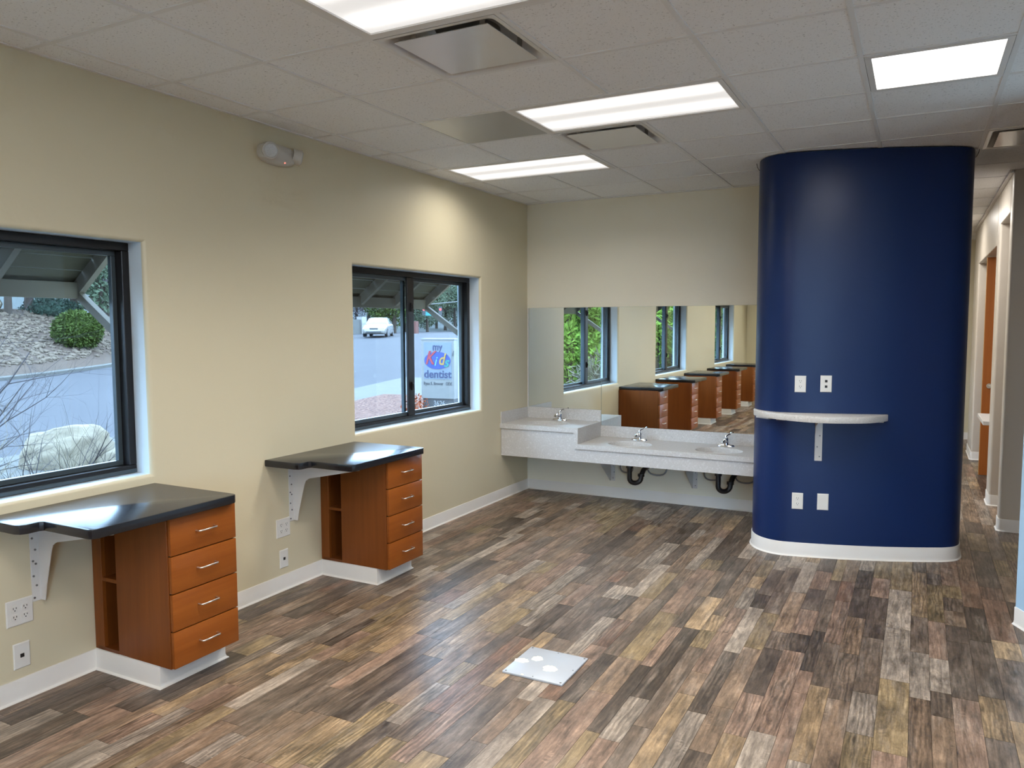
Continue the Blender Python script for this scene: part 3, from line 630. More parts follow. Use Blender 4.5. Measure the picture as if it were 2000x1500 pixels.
# waste pipes, hoses and brackets below
for k, (cx, cy, z, rx, ry) in enumerate(SINKS[1:]):
    w = ('middle', 'right')[k]
    t = thing('drain_trap', (cx, cy, .21), 'black drain trap under the '+w+' sink', 'pipe', 'sink drain traps')
    MB().tube([(cx, cy, z-th-.128), (cx, cy, .355)], .016, 14).build('tailpiece', m_chrome, t, 40)
    b_ = .245; pth = [(cx, cy, .375), (cx, cy, b_+.03)]+[(cx+.045*(1-math.cos(a)), cy+.03*(1-math.cos(a)), b_+.03-.045*math.sin(a)*1.0) for a in [math.pi*q/10 for q in range(1, 11)]]
    pth += [(cx+.093, cy+.062, .30), (cx+.105, cy+.085, .345), (cx+.11, cy+.15, .36), (cx+.11, D-.005, .36)]
    MB().tube(pth, .022, 14).build('bend', m_abs, t, 60)
    for p in ((cx, cy, .37), (cx+.091, cy+.06, .29)): MB().disc(p, (0, 0, 1), .031, .022, 12).build('slip_nut', m_abs, t, 30)
    MB().disc((cx+.11, D-.005, .36), (0, -1, 0), .045, .012, 20, .03).build('escutcheon', m_abs, t, 30)
    for sg, nm in ((-1, 'left'), (1, 'right')):
        h = thing('supply_hose', (cx+sg*.14, D-.05, .30), 'grey braided supply hose looping '+nm+' of the '+w+' sink drain', 'hose', 'supply hoses')
        x_ = cx+sg*.05 if sg < 0 else cx+.10; xw = cx+sg*.19 if sg < 0 else cx+.27
        pts = bez((x_, 0), (0, -1), ((x_+xw)/2, -.18), (sg, 0), 8, .55)+bez(((x_+xw)/2, -.18), (sg, 0), (xw, -.045), (0, 1), 8, .55)[1:]
        MB().tube([(p[0], 4.80+.10*i/16, .455+p[1]*1.0) for i, p in enumerate(pts)], .0075, 8).build('hose', m_hose, h, 60)
        MB().tube([(xw, D-.004, .475), (xw, 4.88, .475)], .012, 10).disc((xw, 4.90, .475), (0, 0, 1), .012, .03, 10).build('stop_valve', m_chrome, h, 40)
for xx, w in ((.93, 'left of the middle drain'), (1.735, 'between the two drains')):
    t = thing('counter_bracket', (xx, D, .16), 'white bracket under the sink counter '+w, 'bracket', 'sink counter brackets')
    MB().prism([(D-.004, .165), (D-.02, .165), (D-.46, .50), (D-.46, zl-th), (D-.004, zl-th)], 0, xx-.022, xx-.017).build('web', m_white, t)
    MB().box(xx-.022, xx+.024, D-.004, D, .163, zl-th, .001).build('wall_flange', m_white, t)
    for i, z in enumerate((.19, .25, .31)): MB().disc((xx+.005+(i % 2)*.01, D-.004, z), (0, -1, 0), .0045, .003, 10).build('screw', m_screw, t)
# mirrors
for nm, (x0, x1, z0, z1), lb in (('a', (.018, .8075, .8485, 1.85), 'tall frameless mirror at the corner over the raised sink'), ('b', (.8095, XR, .7005, 1.85), 'wide frameless mirror over the two lower sinks')):
    t = thing('wall_mirror', ((x0+x1)/2, D, z0), lb, 'mirror', 'frameless wall mirrors')
    MB().box(x0, x1, D-.0055, D-.001, z0, z1).build('backing', m_medge, t)
    MB().add([(x0+.001, D-.006, z0+.001), (x1-.001, D-.006, z0+.001), (x1-.001, D-.006, z1-.001), (x0+.001, D-.006, z1-.001)], [(0, 1, 2, 3)]).build('glass', m_mirror, t, recalc=False)
MB().box(.003, .017, D-.009, D-.001, .85, 1.85, .001).solo('mirror_edge_strip', m_white, (.01, D, .85), 'thin white strip in the corner beside the mirror', 'strip')
# ------------------------------------------------------------------ shelf on the navy wall
t = thing('wall_shelf', (2.9, 3.78, .70), 'curved speckled shelf on one bracket on the navy wall', 'shelf')
back = [p for p in FRONT if p[0] < 3.352]; back = [(p[0], p[1]-.0005) for p in back if p[1] < 3.99]+[(3.352, col_y(3.352)[0]-.0005)]
A_, B_ = Vector(back[0]), Vector(back[-1])
FP_ = [Vector(q) for q in (tuple(B_), (3.349, 3.835), (3.254, 3.667), (3.116, 3.576), (2.975, 3.529), (2.826, 3.539), (2.656, 3.62), (2.53, 3.715), (2.455, 3.83), tuple(A_))]
front = []
for k in range(len(FP_)-1):
    a_, b_, c_, d_ = FP_[max(k-1, 0)], FP_[k], FP_[k+1], FP_[min(k+2, len(FP_)-1)]
    for q in range(4): u = q/4; front.append(tuple(.5*(2*b_+(c_-a_)*u+(2*a_-5*b_+4*c_-d_)*u*u+(3*b_-a_-3*c_+d_)*u**3)))
front.append(tuple(A_))
MB().prism(back+front[1:-1], 2, 1.002, 1.046, .003).build('top', m_vanity, t, 30)
yb_, aa = col_y(2.918); n_ = Vector((math.sin(aa), -math.cos(aa), 0)); ax_ = Vector((math.cos(aa), math.sin(aa), 0)); o_ = Vector((2.918, yb_, 0))
b = MB().obox(o_+n_*.0025+Vector((0, 0, .85)), ax_, n_, (0, 0, 1), .025, .0025, .146); b.build('bracket_plate', m_white, t)
pr = [(.004, .71), (.012, .71), (.016, .90), (.03, .95), (.15, .990), (.15, 1.002), (.004, 1.002)]
vs_ = [tuple(o_-ax_*(.025-s*.004)+n_*p[0]+Vector((0, 0, p[1]))) for s in (0, 1) for p in pr]; n7 = len(pr)
MB().add(vs_, [tuple(range(n7)), tuple(range(2*n7-1, n7-1, -1))]+[(i, i+n7, (i+1) % n7+n7, (i+1) % n7) for i in range(n7)]).build('bracket_web', m_white, t)
for i, z in enumerate((.735, .805, .885)): MB().disc(o_+ax_*(.008-(i % 2)*.016)+n_*.005+Vector((0, 0, z)), n_, .005, .003, 10).build('screw', m_screw, t)
for xa, xb in ((2.50, 2.60), (2.64, 2.70), (3.12, 3.32)):
    ya_, yc_ = col_y(xa)[0], col_y(xb)[0]; d_ = Vector((xb-xa, yc_-ya_, 0)); q = Vector(((xa+xb)/2, (ya_+yc_)/2, .996))+Vector((d_.y, -d_.x, 0)).normalized()*.02
    MB().obox(q, d_, (-d_.y, d_.x, 0), (0, 0, 1), d_.length/2, .014, .006).build('cleat', m_white, t)
for xx, yy, dx, lb in ((2.432, 4.0, -1, 'left'), (3.834, 4.24, 1, 'right')):
    MB().tube([(xx+dx*.002, yy, H-.055), (xx+dx*.010, yy-.002, H-.045), (xx+dx*.020, yy-.004, H-.025), (xx+dx*.024, yy-.005, H-.002)], .0022, 6).solo('ceiling_wire', m_abs, (xx, yy, H-.055), 'short dark wire at the top %s corner of the navy wall' % lb, 'wire', 40)
# ------------------------------------------------------------------ floor plate
t = thing('floor_plate', (1.953, 1.244, 0), 'grey square steel plate with cream glue spots on the floor', 'plate')
X0, X1, Y0, Y1 = 1.795, 2.112, 1.083, 1.406
MB().box(X0, X1, Y0, Y1, .0, .010, .0025, 2).build('sheet', m_fplate, t, 30)
for u, v in ((0, 0), (1, 0), (1, 1), (0, 1), (.5, 0), (0, .5), (1, .5), (.5, 1)):
    big = u != .5 and v != .5; r_ = .0062 if big else .0035
    MB().disc((X0+.014+u*(X1-X0-.028), Y0+.014+v*(Y1-Y0-.028), .0098), (0, 0, 1), r_, .0016, 12, r_*.6).build('screw', m_screw, t)
for cx, cy, rx, ry in ((1.826, 1.232, .034, .027), (1.888, 1.286, .031, .030), (1.992, 1.212, .036, .036), (1.90, 1.092, .008, .005)):
    rg = []
    ph = [rnd.uniform(.78, 1.16) for _ in range(22)]
    for q, z in ((1, .0099), (.93, .0118), (.55, .0135), (.1, .0138)): rg.append([(cx+rx*q*ph[k]*math.cos(2*math.pi*k/22), cy+ry*q*ph[k]*math.sin(2*math.pi*k/22), z) for k in range(22)])
    MB().loft(rg).build('glue_spot', m_glue, t, 60)
#OUTSIDE
# ------------------------------------------------------------------ outside
def sm(t): t = min(1, max(0, t)); return t*t*(3-2*t)
def ground(x, y): return -.38+1.35*sm((y-14)/38)
CC = Vector((-27.5, 14.9)); CT = Vector((-.427, .904)); CN = Vector((-.904, -.427))
def bank_z(s, d):
    p = CC+CT*s+CN*d; k = 1-.7*sm((s-16)/16)
    return ground(p.x, p.y)+.10+k*(.30*min(d, 9)+.05*max(0, d-9))
def on_bank(s, d): p = CC+CT*s+CN*d; return Vector((p.x, p.y, bank_z(s, d)))
m_road = NT('asphalt'); _p = m_road.pos(); _n = m_road.noise(_p, .35, 4, .6); m_road.base(m_road.mix(_n, (.030, .0295, .032), (.043, .0415, .044)))
m_road.b.inputs['Roughness'].default_value = .85; m_road = m_road.m
m_conc = plain('concrete', (0.0662, 0.0636, 0.0570), .85, var=.12, scale=2)
m_mulch = NT('bark_mulch'); _p = m_mulch.pos(); _n = m_mulch.noise(_p, 22, 4, .7); _c = m_mulch.mix(m_mulch.rng(_n, .42, .58, 0, 1), (.035, .015, .011), (.135, .078, .058)); m_mulch.base(_c)
m_mulch.b.inputs['Roughness'].default_value = .9; m_mulch.bump(_n, .8, .03); m_mulch = m_mulch.m
m_gravel = NT('pale_gravel'); _p = m_gravel.pos(); _n = m_gravel.noise(_p, 16, 4, .7); m_gravel.base(m_gravel.mix(m_gravel.rng(_n, .35, .65, 0, 1), (.0432, .0396, .0306), (.0972, .0900, .0756)))
m_gravel.b.inputs['Roughness'].default_value = .9; m_gravel.bump(_n, .8, .03); m_gravel = m_gravel.m
m_soil = plain('reddish_soil', (.0504, .0360, .0270), .95, var=.3, scale=3); m_stone = plain('grey_tan_stone', (.078, .060, .044), .9, var=.55, scale=3.1, bump=.5, bscale=14)
m_boul = plain('pale_granite', (0.1410, 0.1191, 0.0874), .85, var=.25, scale=5, bump=.6, bscale=12)
m_hill = plain('hazy_wooded_slope', (0.0360, 0.0414, 0.0396), .95, var=.45, scale=.09)
m_twigd = plain('grey_brown_twig', (.0360, .0306, .0324), .8, var=.1); m_twigl = plain('pale_dry_twig', (0.1296, 0.1123, 0.0821), .8, var=.15)
m_bark = plain('brown_bark', (.0324, .0252, .0198), .9, var=.3)
def leafm(name, c, v=.35, sc=2.0): return plain(name, c, .7, var=v, scale=sc)
m_green = leafm('yew_green_leaf', (.0306, .0450, .0090)); m_juni = leafm('blue_juniper_leaf', (.0216, .0378, .0270)); m_fresh = leafm('fresh_green_leaf', (0.1217, 0.1966, 0.0281)); m_deep = leafm('deep_green_leaf', (0.0281, 0.0655, 0.0187))
m_greyt = leafm('bare_lilac_grey_crown', (0.0610, 0.0523, 0.0566)); m_far = leafm('far_green_crown', (0.0432, 0.0594, 0.0351)); m_orange = leafm('orange_red_leaf', (0.1591, 0.0328, 0.0094)); m_dry = leafm('dry_straw_leaf', (.1008, .0900, .0648))
b = MB(); nx, ny = 40, 60
gxs = [-135+i*(165/nx) for i in range(nx+1)]; gys = [-130+j*(210/ny) for j in range(ny+1)]
b.add([(x, y, ground(x, y)) for y in gys for x in gxs], [(j*(nx+1)+i, j*(nx+1)+i+1, (j+1)*(nx+1)+i+1, (j+1)*(nx+1)+i) for j in range(ny) for i in range(nx) if not (gxs[i+1] > -.2 and gxs[i] < 9 and gys[j] < 12 and gys[j+1] > -8)])
struct(b, 'road', m_road, label='blue-grey asphalt street outside the windows')
b = MB().box(-8, -.251, -40, 14, -.6, -.30); struct(b, 'ground_base', m_soil)
NE = [(-8.15, -40), (-8.2, 0), (-8.3, 4.3), (-8.85, 6.6), (-10.2, 11.5), (-11.84, 16.8), (-13.5, 21.7), (-16.5, 28)]
b = MB(); SI = [(-6.0, -40), (-6.0, 0), (-6.15, 4.3), (-6.6, 6.6), (-7.8, 10.5), (-9.05, 13.4), (-9.5, 15.1), (-6.0, 15.6), (-.3, 15.6), (4, 15.6), (4, 28)]
b.prism(NE+SI[::-1], 2, -.62, -.235); struct(b, 'sidewalk', m_conc, label='pale concrete sidewalk along the street')
struct(MB().prism([(-6.6, 6.6), (-7.8, 10.5), (-9.05, 13.4), (-9.5, 15.1), (-6, 15.6), (-.26, 15.6), (-.26, 6.6)], 2, -.6, -.20), 'mulch_bed', m_mulch, label='reddish bark mulch bed in front of the sign')
struct(MB().prism([(-6.0, -40), (-6.0, 0), (-6.15, 4.3), (-6.6, 6.6), (-.26, 6.6), (-.26, -40)], 2, -.6, -.21), 'gravel_bed', m_gravel, label='pale gravel bed below the left window')
# embankment with stones
b = MB(); ss = [-45+i*3 for i in range(42)]; ds = [.15, 1, 2, 3.5, 5, 7, 9, 12, 18, 30]
b.add([tuple(on_bank(s, d)) for s in ss for d in ds], [(i*len(ds)+j, i*len(ds)+j+1, (i+1)*len(ds)+j+1, (i+1)*len(ds)+j) for i in range(len(ss)-1) for j in range(len(ds)-1)])
bk = struct(b, 'embankment', m_soil, 60, 'stony slope across the street')
MB().loft([[tuple(on_bank(s, d)[:2])+(ground(*on_bank(s, d)[:2])+z,) for d, z in ((-.15, -.1), (-.15, .12), (-.1, .15), (.18, .15), (.18, -.1))] for s in ss]).build('curb', m_conc, bk, 30)
def rock(b, c, r, seed, sq=.7, seg=1):
    rr = random.Random(seed); bm = bmesh.new(); bmesh.ops.create_icosphere(bm, subdivisions=seg, radius=1)
    R = Matrix.Rotation(rr.uniform(0, 6.28), 3, 'Z'); sx, sy, sz = r*rr.uniform(.8, 1.35), r*rr.uniform(.7, 1.1), r*sq*rr.uniform(.7, 1.1)
    for v in bm.verts:
        k = rr.uniform(.78, 1.1); q = R @ Vector((v.co.x*sx*k, v.co.y*sy*k, v.co.z*sz*k)); v.co = q+Vector(c)
    return b.frombm(bm)
sb = MB(); k = 0; srnd = random.Random(11)
rm = []
for i in range(6):
    q = MB(); rock(q, (0, 0, 0), 1, 50+i); me_ = bpy.data.meshes.new('stone'); me_.from_pydata(q.v, [], q.f); me_.materials.append(m_stone); rm.append(me_)
for i in range(3200):
    s = srnd.uniform(-8, 22); d = 1.1+7.9*srnd.random(); p = on_bank(s, d); r_ = srnd.uniform(.07, .17) if i > 150 else srnd.uniform(.16, .30)
    if i < 150:
        o = bpy.data.objects.new('stone', srnd.choice(rm)); COL.objects.link(o); o.parent = bk; o.location = p; o.scale = (r_, r_, r_); o.rotation_euler = (srnd.uniform(-.4, .4), srnd.uniform(-.4, .4), srnd.uniform(0, 6.28))
    else: rock(sb, p+Vector((0, 0, r_*.2)), r_, i)
sb.build('stone_rest', m_stone, bk, kind='stuff')
def boulder(c, r, seed, lb, sq=.7):
    b = MB(); rock(b, c, r, seed, sq, 3); o = b.solo('boulder', m_boul, (c[0], c[1], c[2]-r*sq*.9), lb, 'boulder', 60); return o
def ico_boulder(c, dims, seed, lb):
    rr = random.Random(seed); bm = bmesh.new(); bmesh.ops.create_icosphere(bm, subdivisions=4, radius=1)
    from mathutils import noise as mn
    for v in bm.verts:
        n = v.co.normalized(); k = 1+.30*mn.noise(n*1.4+Vector((seed, 0, 0)))+.12*mn.noise(n*3.5+Vector((0, seed, 0)))+.04*mn.noise(n*9)
        v.co = Vector(c)+Vector((n.x*dims[0]*k, n.y*dims[1]*k, n.z*dims[2]*k))
    b = MB().frombm(bm); return b.solo('boulder', m_boul, (c[0], c[1], c[2]-dims[2]*.9), lb, 'boulder', 50)
ico_boulder((-7.0, 4.55, -.12), (.42, .62, .40), 3, 'large pale granite boulder below the left window')
ico_boulder((-6.4, 5.1, -.24), (.35, .42, .24), 9, 'smaller pale boulder right of the large granite boulder')
p = on_bank(12.0, 9.3); ico_boulder((p.x, p.y, p.z+.25), (.75, .75, .55), 5, 'white boulder behind the round green bush')
p = on_bank(3.0, 5.0); ico_boulder((p.x, p.y, p.z+.15), (.8, .6, .45), 8, 'pale boulder lying on the stony slope')
# foliage
def leaves(n, shape, size, rr, thin=.45, out=.5):
    b = MB()
    for _ in range(n):
        c, nrm_ = shape(rr); d = (nrm_*out+Vector((rr.gauss(0, 1), rr.gauss(0, 1), rr.gauss(0, 1)))*.6).normalized(); a = d.cross(Vector((rr.gauss(0, 1), rr.gauss(0, 1), rr.gauss(0, 1)))).normalized()
        s = size*rr.uniform(.6, 1.4); tip = c+d*s; m = c+d*s*.5
        b.add([c, m+a*s*thin*.5, tip, m-a*s*thin*.5], [(0, 1, 2, 3)])
    return b
def ell(cx, cy, cz, rx, ry, rz, shell=.35):
    def f(rr):
        while True:
            v = Vector((rr.gauss(0, 1), rr.gauss(0, 1), rr.gauss(0, 1)))
            if v.length > 1e-3: break
        v.normalize(); q = (1-shell*rr.random()**1.6); return Vector((cx+v.x*rx*q, cy+v.y*ry*q, cz+v.z*rz*q)), v
    return f
def multi(parts):
    w = [p[3]*p[4]+p[3]*p[5] for p in parts]
    def f(rr): return ell(*rr.choices(parts, w)[0])(rr)
    return f
def plant(name, base, label, cat, shape, n, size, mat, seed, trunk=None, thin=.45, core=None, group=None):
    rr = random.Random(seed); t = thing(name, base, label, cat, group)
    leaves(n, shape, size, rr, thin).build('foliage', mat, t, recalc=False)
    if core:
        bm = bmesh.new(); bmesh.ops.create_icosphere(bm, subdivisions=2, radius=1)
        for v in bm.verts: v.co = Vector((core[0]+v.co.x*core[3], core[1]+v.co.y*core[4], core[2]+v.co.z*core[5]))
        MB().frombm(bm).build('inner_foliage', mat, t, 60)
    if trunk: MB().tube(trunk[0], trunk[1], 7).build('trunk', m_bark, t, 60)
    return t
p = on_bank(9.3, 2.6)
plant('round_bush', tuple(p), 'round clipped green bush on the stony slope', 'bush', ell(p.x, p.y, p.z+.82, 1.12, 1.12, .95, .25), 5200, .16, m_green, 1, core=(p.x, p.y, p.z+.8, .92, .92, .8))
for i, (s, d, rx) in enumerate(((6.0, 10.2, 1.5), (9.0, 10.4, 1.6), (12.5, 11.0, 1.6), (15.5, 8.0, 1.5), (3.0, 10.4, 1.8), (-.5, 10.8, 2.0))):
    p = on_bank(s, d); plant('juniper', tuple(p), 'low blue-green juniper %s' % ('behind the bare branches at the left', 'on top of the slope left of the white boulder', 'behind the white boulder', 'right of the round bush', 'second from the left edge on the slope', 'farthest left along the slope')[i], 'bush', ell(p.x, p.y, p.z+.25, rx, rx, .75, .4), 4200, .15, m_juni, 20+i, core=(p.x, p.y, p.z+.2, rx*.85, rx*.85, .45), group='junipers along the slope')
def branchy(name, base, label, cat, seed, n, hgt, spread, r, mat, levels=3, lean=(0, 0), group=None, kids=4):
    rr = random.Random(seed); b = MB(); t = thing(name, base, label, cat, group)
    def grow(p, d, L, rad, lev):
        pts = [p]; rs = [rad]; k = 5
        for i in range(k):
            d = (d+Vector((rr.gauss(0, .10), rr.gauss(0, .10), rr.gauss(.02, .07)))).normalized(); p = p+d*L/k; pts.append(p); rs.append(rad*(1-.75*(i+1)/k))
        b.tube(pts, rs, 4 if lev > 1 else 3, False)
        if lev > 0:
            for _ in range(kids):
                j = rr.randint(1, k); q = (d+Vector((rr.gauss(0, .55), rr.gauss(0, .55), rr.gauss(.05, .4)))).normalized(); grow(pts[j], q, L*rr.uniform(.35, .65), rs[j]*.7, lev-1)
    for _ in range(n):
        a = rr.uniform(0, 6.28); d = Vector((math.cos(a)*spread*rr.random()+lean[0], math.sin(a)*spread*rr.random()+lean[1], 1)).normalized()
        grow(Vector(base)+Vector((rr.gauss(0, .06), rr.gauss(0, .06), 0)), d, hgt*rr.uniform(.6, 1), r*rr.uniform(.6, 1), levels)
    b.build('branches', mat, t, recalc=False); return t
branchy('bare_tree', (-5.3, 1.75, -.22), 'bare grey tree spreading in from the left edge of the window', 'tree', 5, 9, 2.4, 1.0, .020, m_twigd, 3, (.0, .8), None, 5)
branchy('bare_shrub', (-3.3, 1.75, -.22), 'bare grey shrub in front of the large boulder', 'shrub', 2, 9, 1.3, .9, .011, m_twigd, 2, (0, .25))
branchy('dry_shrub', (-3.7, 1.55, -.22), 'pale dry shrub at the lower left of the near window', 'shrub', 3, 14, 1.2, .8, .010, m_twigl, 2, (0, .1))
branchy('dry_shrub', (-4.6, 3.1, -.22), 'pale dry shrub in front of the smaller boulder', 'shrub', 4, 12, .85, 1.0, .010, m_twigl, 2)
branchy('bare_shrub', (-2.6, 1.75, -.22), 'thin dark shrub close to the glass of the near window', 'shrub', 8, 6, 1.3, .9, .008, m_twigd, 2, (0, .5))
for i, (x, y, lb) in enumerate(((-5.1, 10.2, 'left'), (-4.55, 9.6, 'right'))):
    t = plant('red_shrub', (x, y, -.2), 'orange-red leafed shrub at the %s front of the sign' % lb, 'shrub', ell(x, y, .12, .24, .24, .26, .95), 260, .05, m_orange, 40+i, group='orange shrubs by the sign')
    q = branchy('x', (x, y, -.2), None, None, 60+i, 5, .5, .8, .007, m_twigl, 1); ch = q.children[0]; ch.name = 'stem'; ch.parent = t; bpy.data.objects.remove(q, do_unlink=True)
branchy('dry_weed', (-6.6, 9.9, -.2), 'thin dry weed standing in the mulch bed', 'plant', 31, 4, .5, .7, .007, m_twigl, 2)
# green trees and shrubs seen in the mirror
GT = [(-4.3, -6.0, 1.9, 1.6, m_fresh, 'fresh green tree at the left of the first mirrored window'), (-4.8, -8.6, 1.7, 1.8, m_fresh, 'fresh green tree at the right of the first mirrored window'), (-3.3, -6.9, .7, .9, m_deep, 'deep green shrub low in the first mirrored window'), (-4.2, -13.0, 1.7, 1.9, m_fresh, 'fresh green tree in the second mirrored window'), (-4.3, -16.3, 1.6, 1.9, m_deep, 'deep green tree in the second mirrored window'), (-4.2, -21.2, 1.8, 2.0, m_fresh, 'fresh green tree in the farthest mirrored window'), (-5.0, -24.8, 1.9, 2.4, m_deep, 'deep green tree in the farthest mirrored window'), (-7.6, -11.0, 2.4, 2.7, m_deep, 'tall deep green tree beyond the first mirrored window'), (-8.6, -17.5, 2.6, 2.9, m_fresh, 'tall fresh green tree at the back of the mirrored garden'), (-7.5, -26.0, 2.6, 3.0, m_deep, 'last deep green tree down the mirrored garden')]
for i, (x, y, z, r_, mt, lb) in enumerate(GT):
    if 'shrub' in lb: plant('green_shrub', (x, y, -.2), lb, 'shrub', ell(x, y, z-.2, r_*.8, r_, z, .6), 2600, .09, mt, 70+i, core=(x, y, z-.25, r_*.55, r_*.7, z*.7))
    else:
        rr = random.Random(90+i); pp = [(x+rr.uniform(-.6, .6)*r_, y+rr.uniform(-.6, .6)*r_, z+rr.uniform(-.75, .75)*r_, r_*rr.uniform(.4, .7), r_*rr.uniform(.4, .7), r_*rr.uniform(.35, .6)) for _ in range(12)]
        plant('green_tree', (x, y, -.2), lb, 'tree', multi(pp), 13000, .17, mt, 80+i, ([(x, y, -.25), (x+.05, y, z*.6), (x, y+.05, z+r_*.5)], [.12, .09, .03]), .35)
plant('dry_bush', (-2.2, -2.7, -.2), 'pale dry grass bush low in the first mirrored window', 'bush', ell(-2.2, -2.7, .35, .55, .7, .75, .8), 1500, .22, m_dry, 99, None, .12)
# monument sign
e_ = Vector((-.546, .8378, 0)).normalized(); rho = Vector((e_.y, -e_.x, 0)); th_ = math.radians(24)
nS = -e_*math.cos(th_)-rho*math.sin(th_); wS = rho*math.cos(th_)-e_*math.sin(th_); zS = Vector((0, 0, 1))
ctr = Vector((CP.x, CP.y, 0))+e_*15-rho*.025; hw = .345
t = thing('monument_sign', (ctr.x, ctr.y, -.2), 'white and blue dentist sign standing outside the window', 'sign')
m_sgn = plain('sign_white', (0.1114, 0.1147, 0.1114), .5, var=.02); m_sgp = plain('sign_pale_blue', (0.0824, 0.1086, 0.1386), .5, var=.02); m_sgb = plain('sign_dark_base', (.0270, .0288, .0306), .6, var=.08)
m_txt = plain('sign_navy_letters', (.0072, .0144, .0576), .5, var=0); m_txg = plain('sign_grey_letters', (.0324, .0360, .0432), .5, var=0); m_oval = plain('sign_bright_blue', (.0036, .0216, .1296), .5, var=0)
m_kr = plain('sign_red', (.1728, .0108, .0180), .5, var=0); m_ki = plain('sign_sky', (0.0648, 0.2160, 0.4860), .5, var=0); m_ky = plain('sign_yellow', (.1980, .1188, .0180), .5, var=0); m_kt = plain('sign_teal', (.0036, .1152, .1008), .5, var=0); m_num = plain('sign_white_numbers', (.1620, .1728, .1728), .5, var=0)
FP = ctr-wS*0
def F(u, z, d=0): return FP+wS*u+zS*z+nS*d
def slab(u0, u1, z0, z1, d0, d1): return MB().obox(F((u0+u1)/2, (z0+z1)/2, (d0+d1)/2), wS, nS, zS, (u1-u0)/2, abs(d1-d0)/2, (z1-z0)/2)
slab(-hw, hw, .265, 1.42, -.30, 0).build('cabinet', m_sgn, t)
slab(-hw-.012, hw+.012, 1.405, 1.43, -.31, .01).build('cap', m_sgn, t)
slab(-hw+.02, hw-.02, -.45, .265, -.28, -.02).build('plinth', m_sgb, t)
pn = slab(-hw+.06, hw-.05, .64, 1.355, 0, .006).build('face_panel', m_sgp, t)
def oval(u, z, a, bb, d0, d1, mat, nm):
    R = lambda d: [F(u+a*math.cos(q), z+bb*math.sin(q), d) for q in [2*math.pi*k/40 for k in range(40)]]
    return MB().loft([R(d0), R(d1)]).build(nm, mat, t)
oval(.0, 1.005, .292, .182, .006, .009, m_sgn, 'oval_rim'); oval(.0, 1.005, .278, .170, .009, .012, m_oval, 'oval')
def text(s, u, z, size, width, mat, d, nm='lettering', shear=0, bold=.012, rot=0):
    cv = bpy.data.curves.new('lettering', 'FONT'); cv.body = s; cv.size = size; cv.align_x = 'CENTER'; cv.align_y = 'CENTER'; cv.shear = shear; cv.offset = bold*size; cv.extrude = .003
    o = bpy.data.objects.new('tmp', cv); COL.objects.link(o); dg = bpy.context.evaluated_depsgraph_get(); dg.update()
    me_ = bpy.data.meshes.new_from_object(o.evaluated_get(dg)); bpy.data.objects.remove(o, do_unlink=True)
    xs = [v.co.x for v in me_.vertices]; k = width/(max(xs)-min(xs)) if width else 1
    for v in me_.vertices:
        x_, y_ = v.co.x*k, v.co.y; x_, y_ = x_*math.cos(rot)-y_*math.sin(rot), x_*math.sin(rot)+y_*math.cos(rot)
        v.co = F(u+x_, z+y_, d+v.co.z)-org(t)
    me_.materials.clear(); me_.materials.append(mat); q = bpy.data.objects.new(nm, me_); COL.objects.link(q); q.parent = t; ORG[q.name] = org(t); return q
text('my', .0, 1.262, .20, .20, m_txt, .010, bold=.02); text('dentist', .0, .735, .21, .575, m_txt, .010, bold=.014)
text('Ryan S. Brower   DDS', .0, .555, .085, .59, m_txg, .004)
text('3626', .02, .165, .145, .235, m_num, -.016, bold=.01)
text('K', -.165, 1.045, .36, .235, m_kr, .016, shear=.35, bold=.02); text('i', -.045, .985, .26, .065, m_ki, .016, shear=.35, bold=.008); text('d', .085, 1.02, .31, .15, m_ky, .018, shear=.3, bold=.02); text('s', .185, .97, .27, .12, m_kt, .016, shear=.3, bold=.02); text("'", .268, 1.045, .34, .05, m_txg, .016, shear=.6, bold=.02)
# white car
m_car = plain('white_car_paint', (0.1224, 0.1178, 0.1071), .25, var=0, coat=.6); m_cg = plain('car_glass', (.0288, .0576, .0648), .1, var=0, spec=.8); m_tyre = plain('tyre_rubber', (.0072, .0072, .0079), .8, var=0); m_rim = plain('wheel_rim', (.1440, .1440, .1512), .3, .7, var=0); m_trim = plain('car_dark_trim', (.0108, .0126, .0144), .4, var=0); m_hl = plain('headlight_glass', (.2340, .2448, .2520), .1, var=0)
t = thing('car', (0, 0, 0), 'white sedan driving towards the building', 'car')
def sec(x, w, z0, z1, z2, n=0):   # half section ring across y
    return [(x, -w*.92, z0), (x, -w, z0+.12), (x, -w, z1-.1), (x, -w*.9, z1), (x, -w*.5, z2), (x, w*.5, z2), (x, w*.9, z1), (x, w, z1-.1), (x, w, z0+.12), (x, w*.92, z0)]
st = [(2.32, .70, .32, .56, .58), (2.25, .80, .25, .66, .69), (2.0, .86, .22, .76, .79), (1.4, .89, .2, .86, .90), (.95, .90, .2, .93, .97), (0, .90, .2, .95, .97), (-1.1, .90, .2, .97, 1.0), (-1.6, .89, .2, .97, 1.01), (-2.1, .85, .24, .93, .97), (-2.3, .80, .34, .84, .88), (-2.36, .74, .45, .7, .72)]
MB().loft([sec(*q) for q in st]).build('body', m_car, t, 35)
def gs(x, wb, wt, z0, z1): return [(x, -wb, z0), (x, -wt, z1), (x, -wt*.6, z1+.03), (x, wt*.6, z1+.03), (x, wt, z1), (x, wb, z0)]
MB().loft([gs(1.0, .78, .74, .90, .93), gs(.35, .80, .62, .92, 1.36), gs(-.3, .80, .62, .92, 1.42), gs(-.95, .80, .60, .92, 1.36), gs(-1.65, .76, .68, .95, 1.0)]).build('cabin', m_cg, t, 35)
MB().loft([gs(.30, .64, .62, 1.35, 1.37), gs(-.3, .64, .63, 1.40, 1.432), gs(-.98, .62, .60, 1.34, 1.365)]).build('roof', m_car, t, 35)
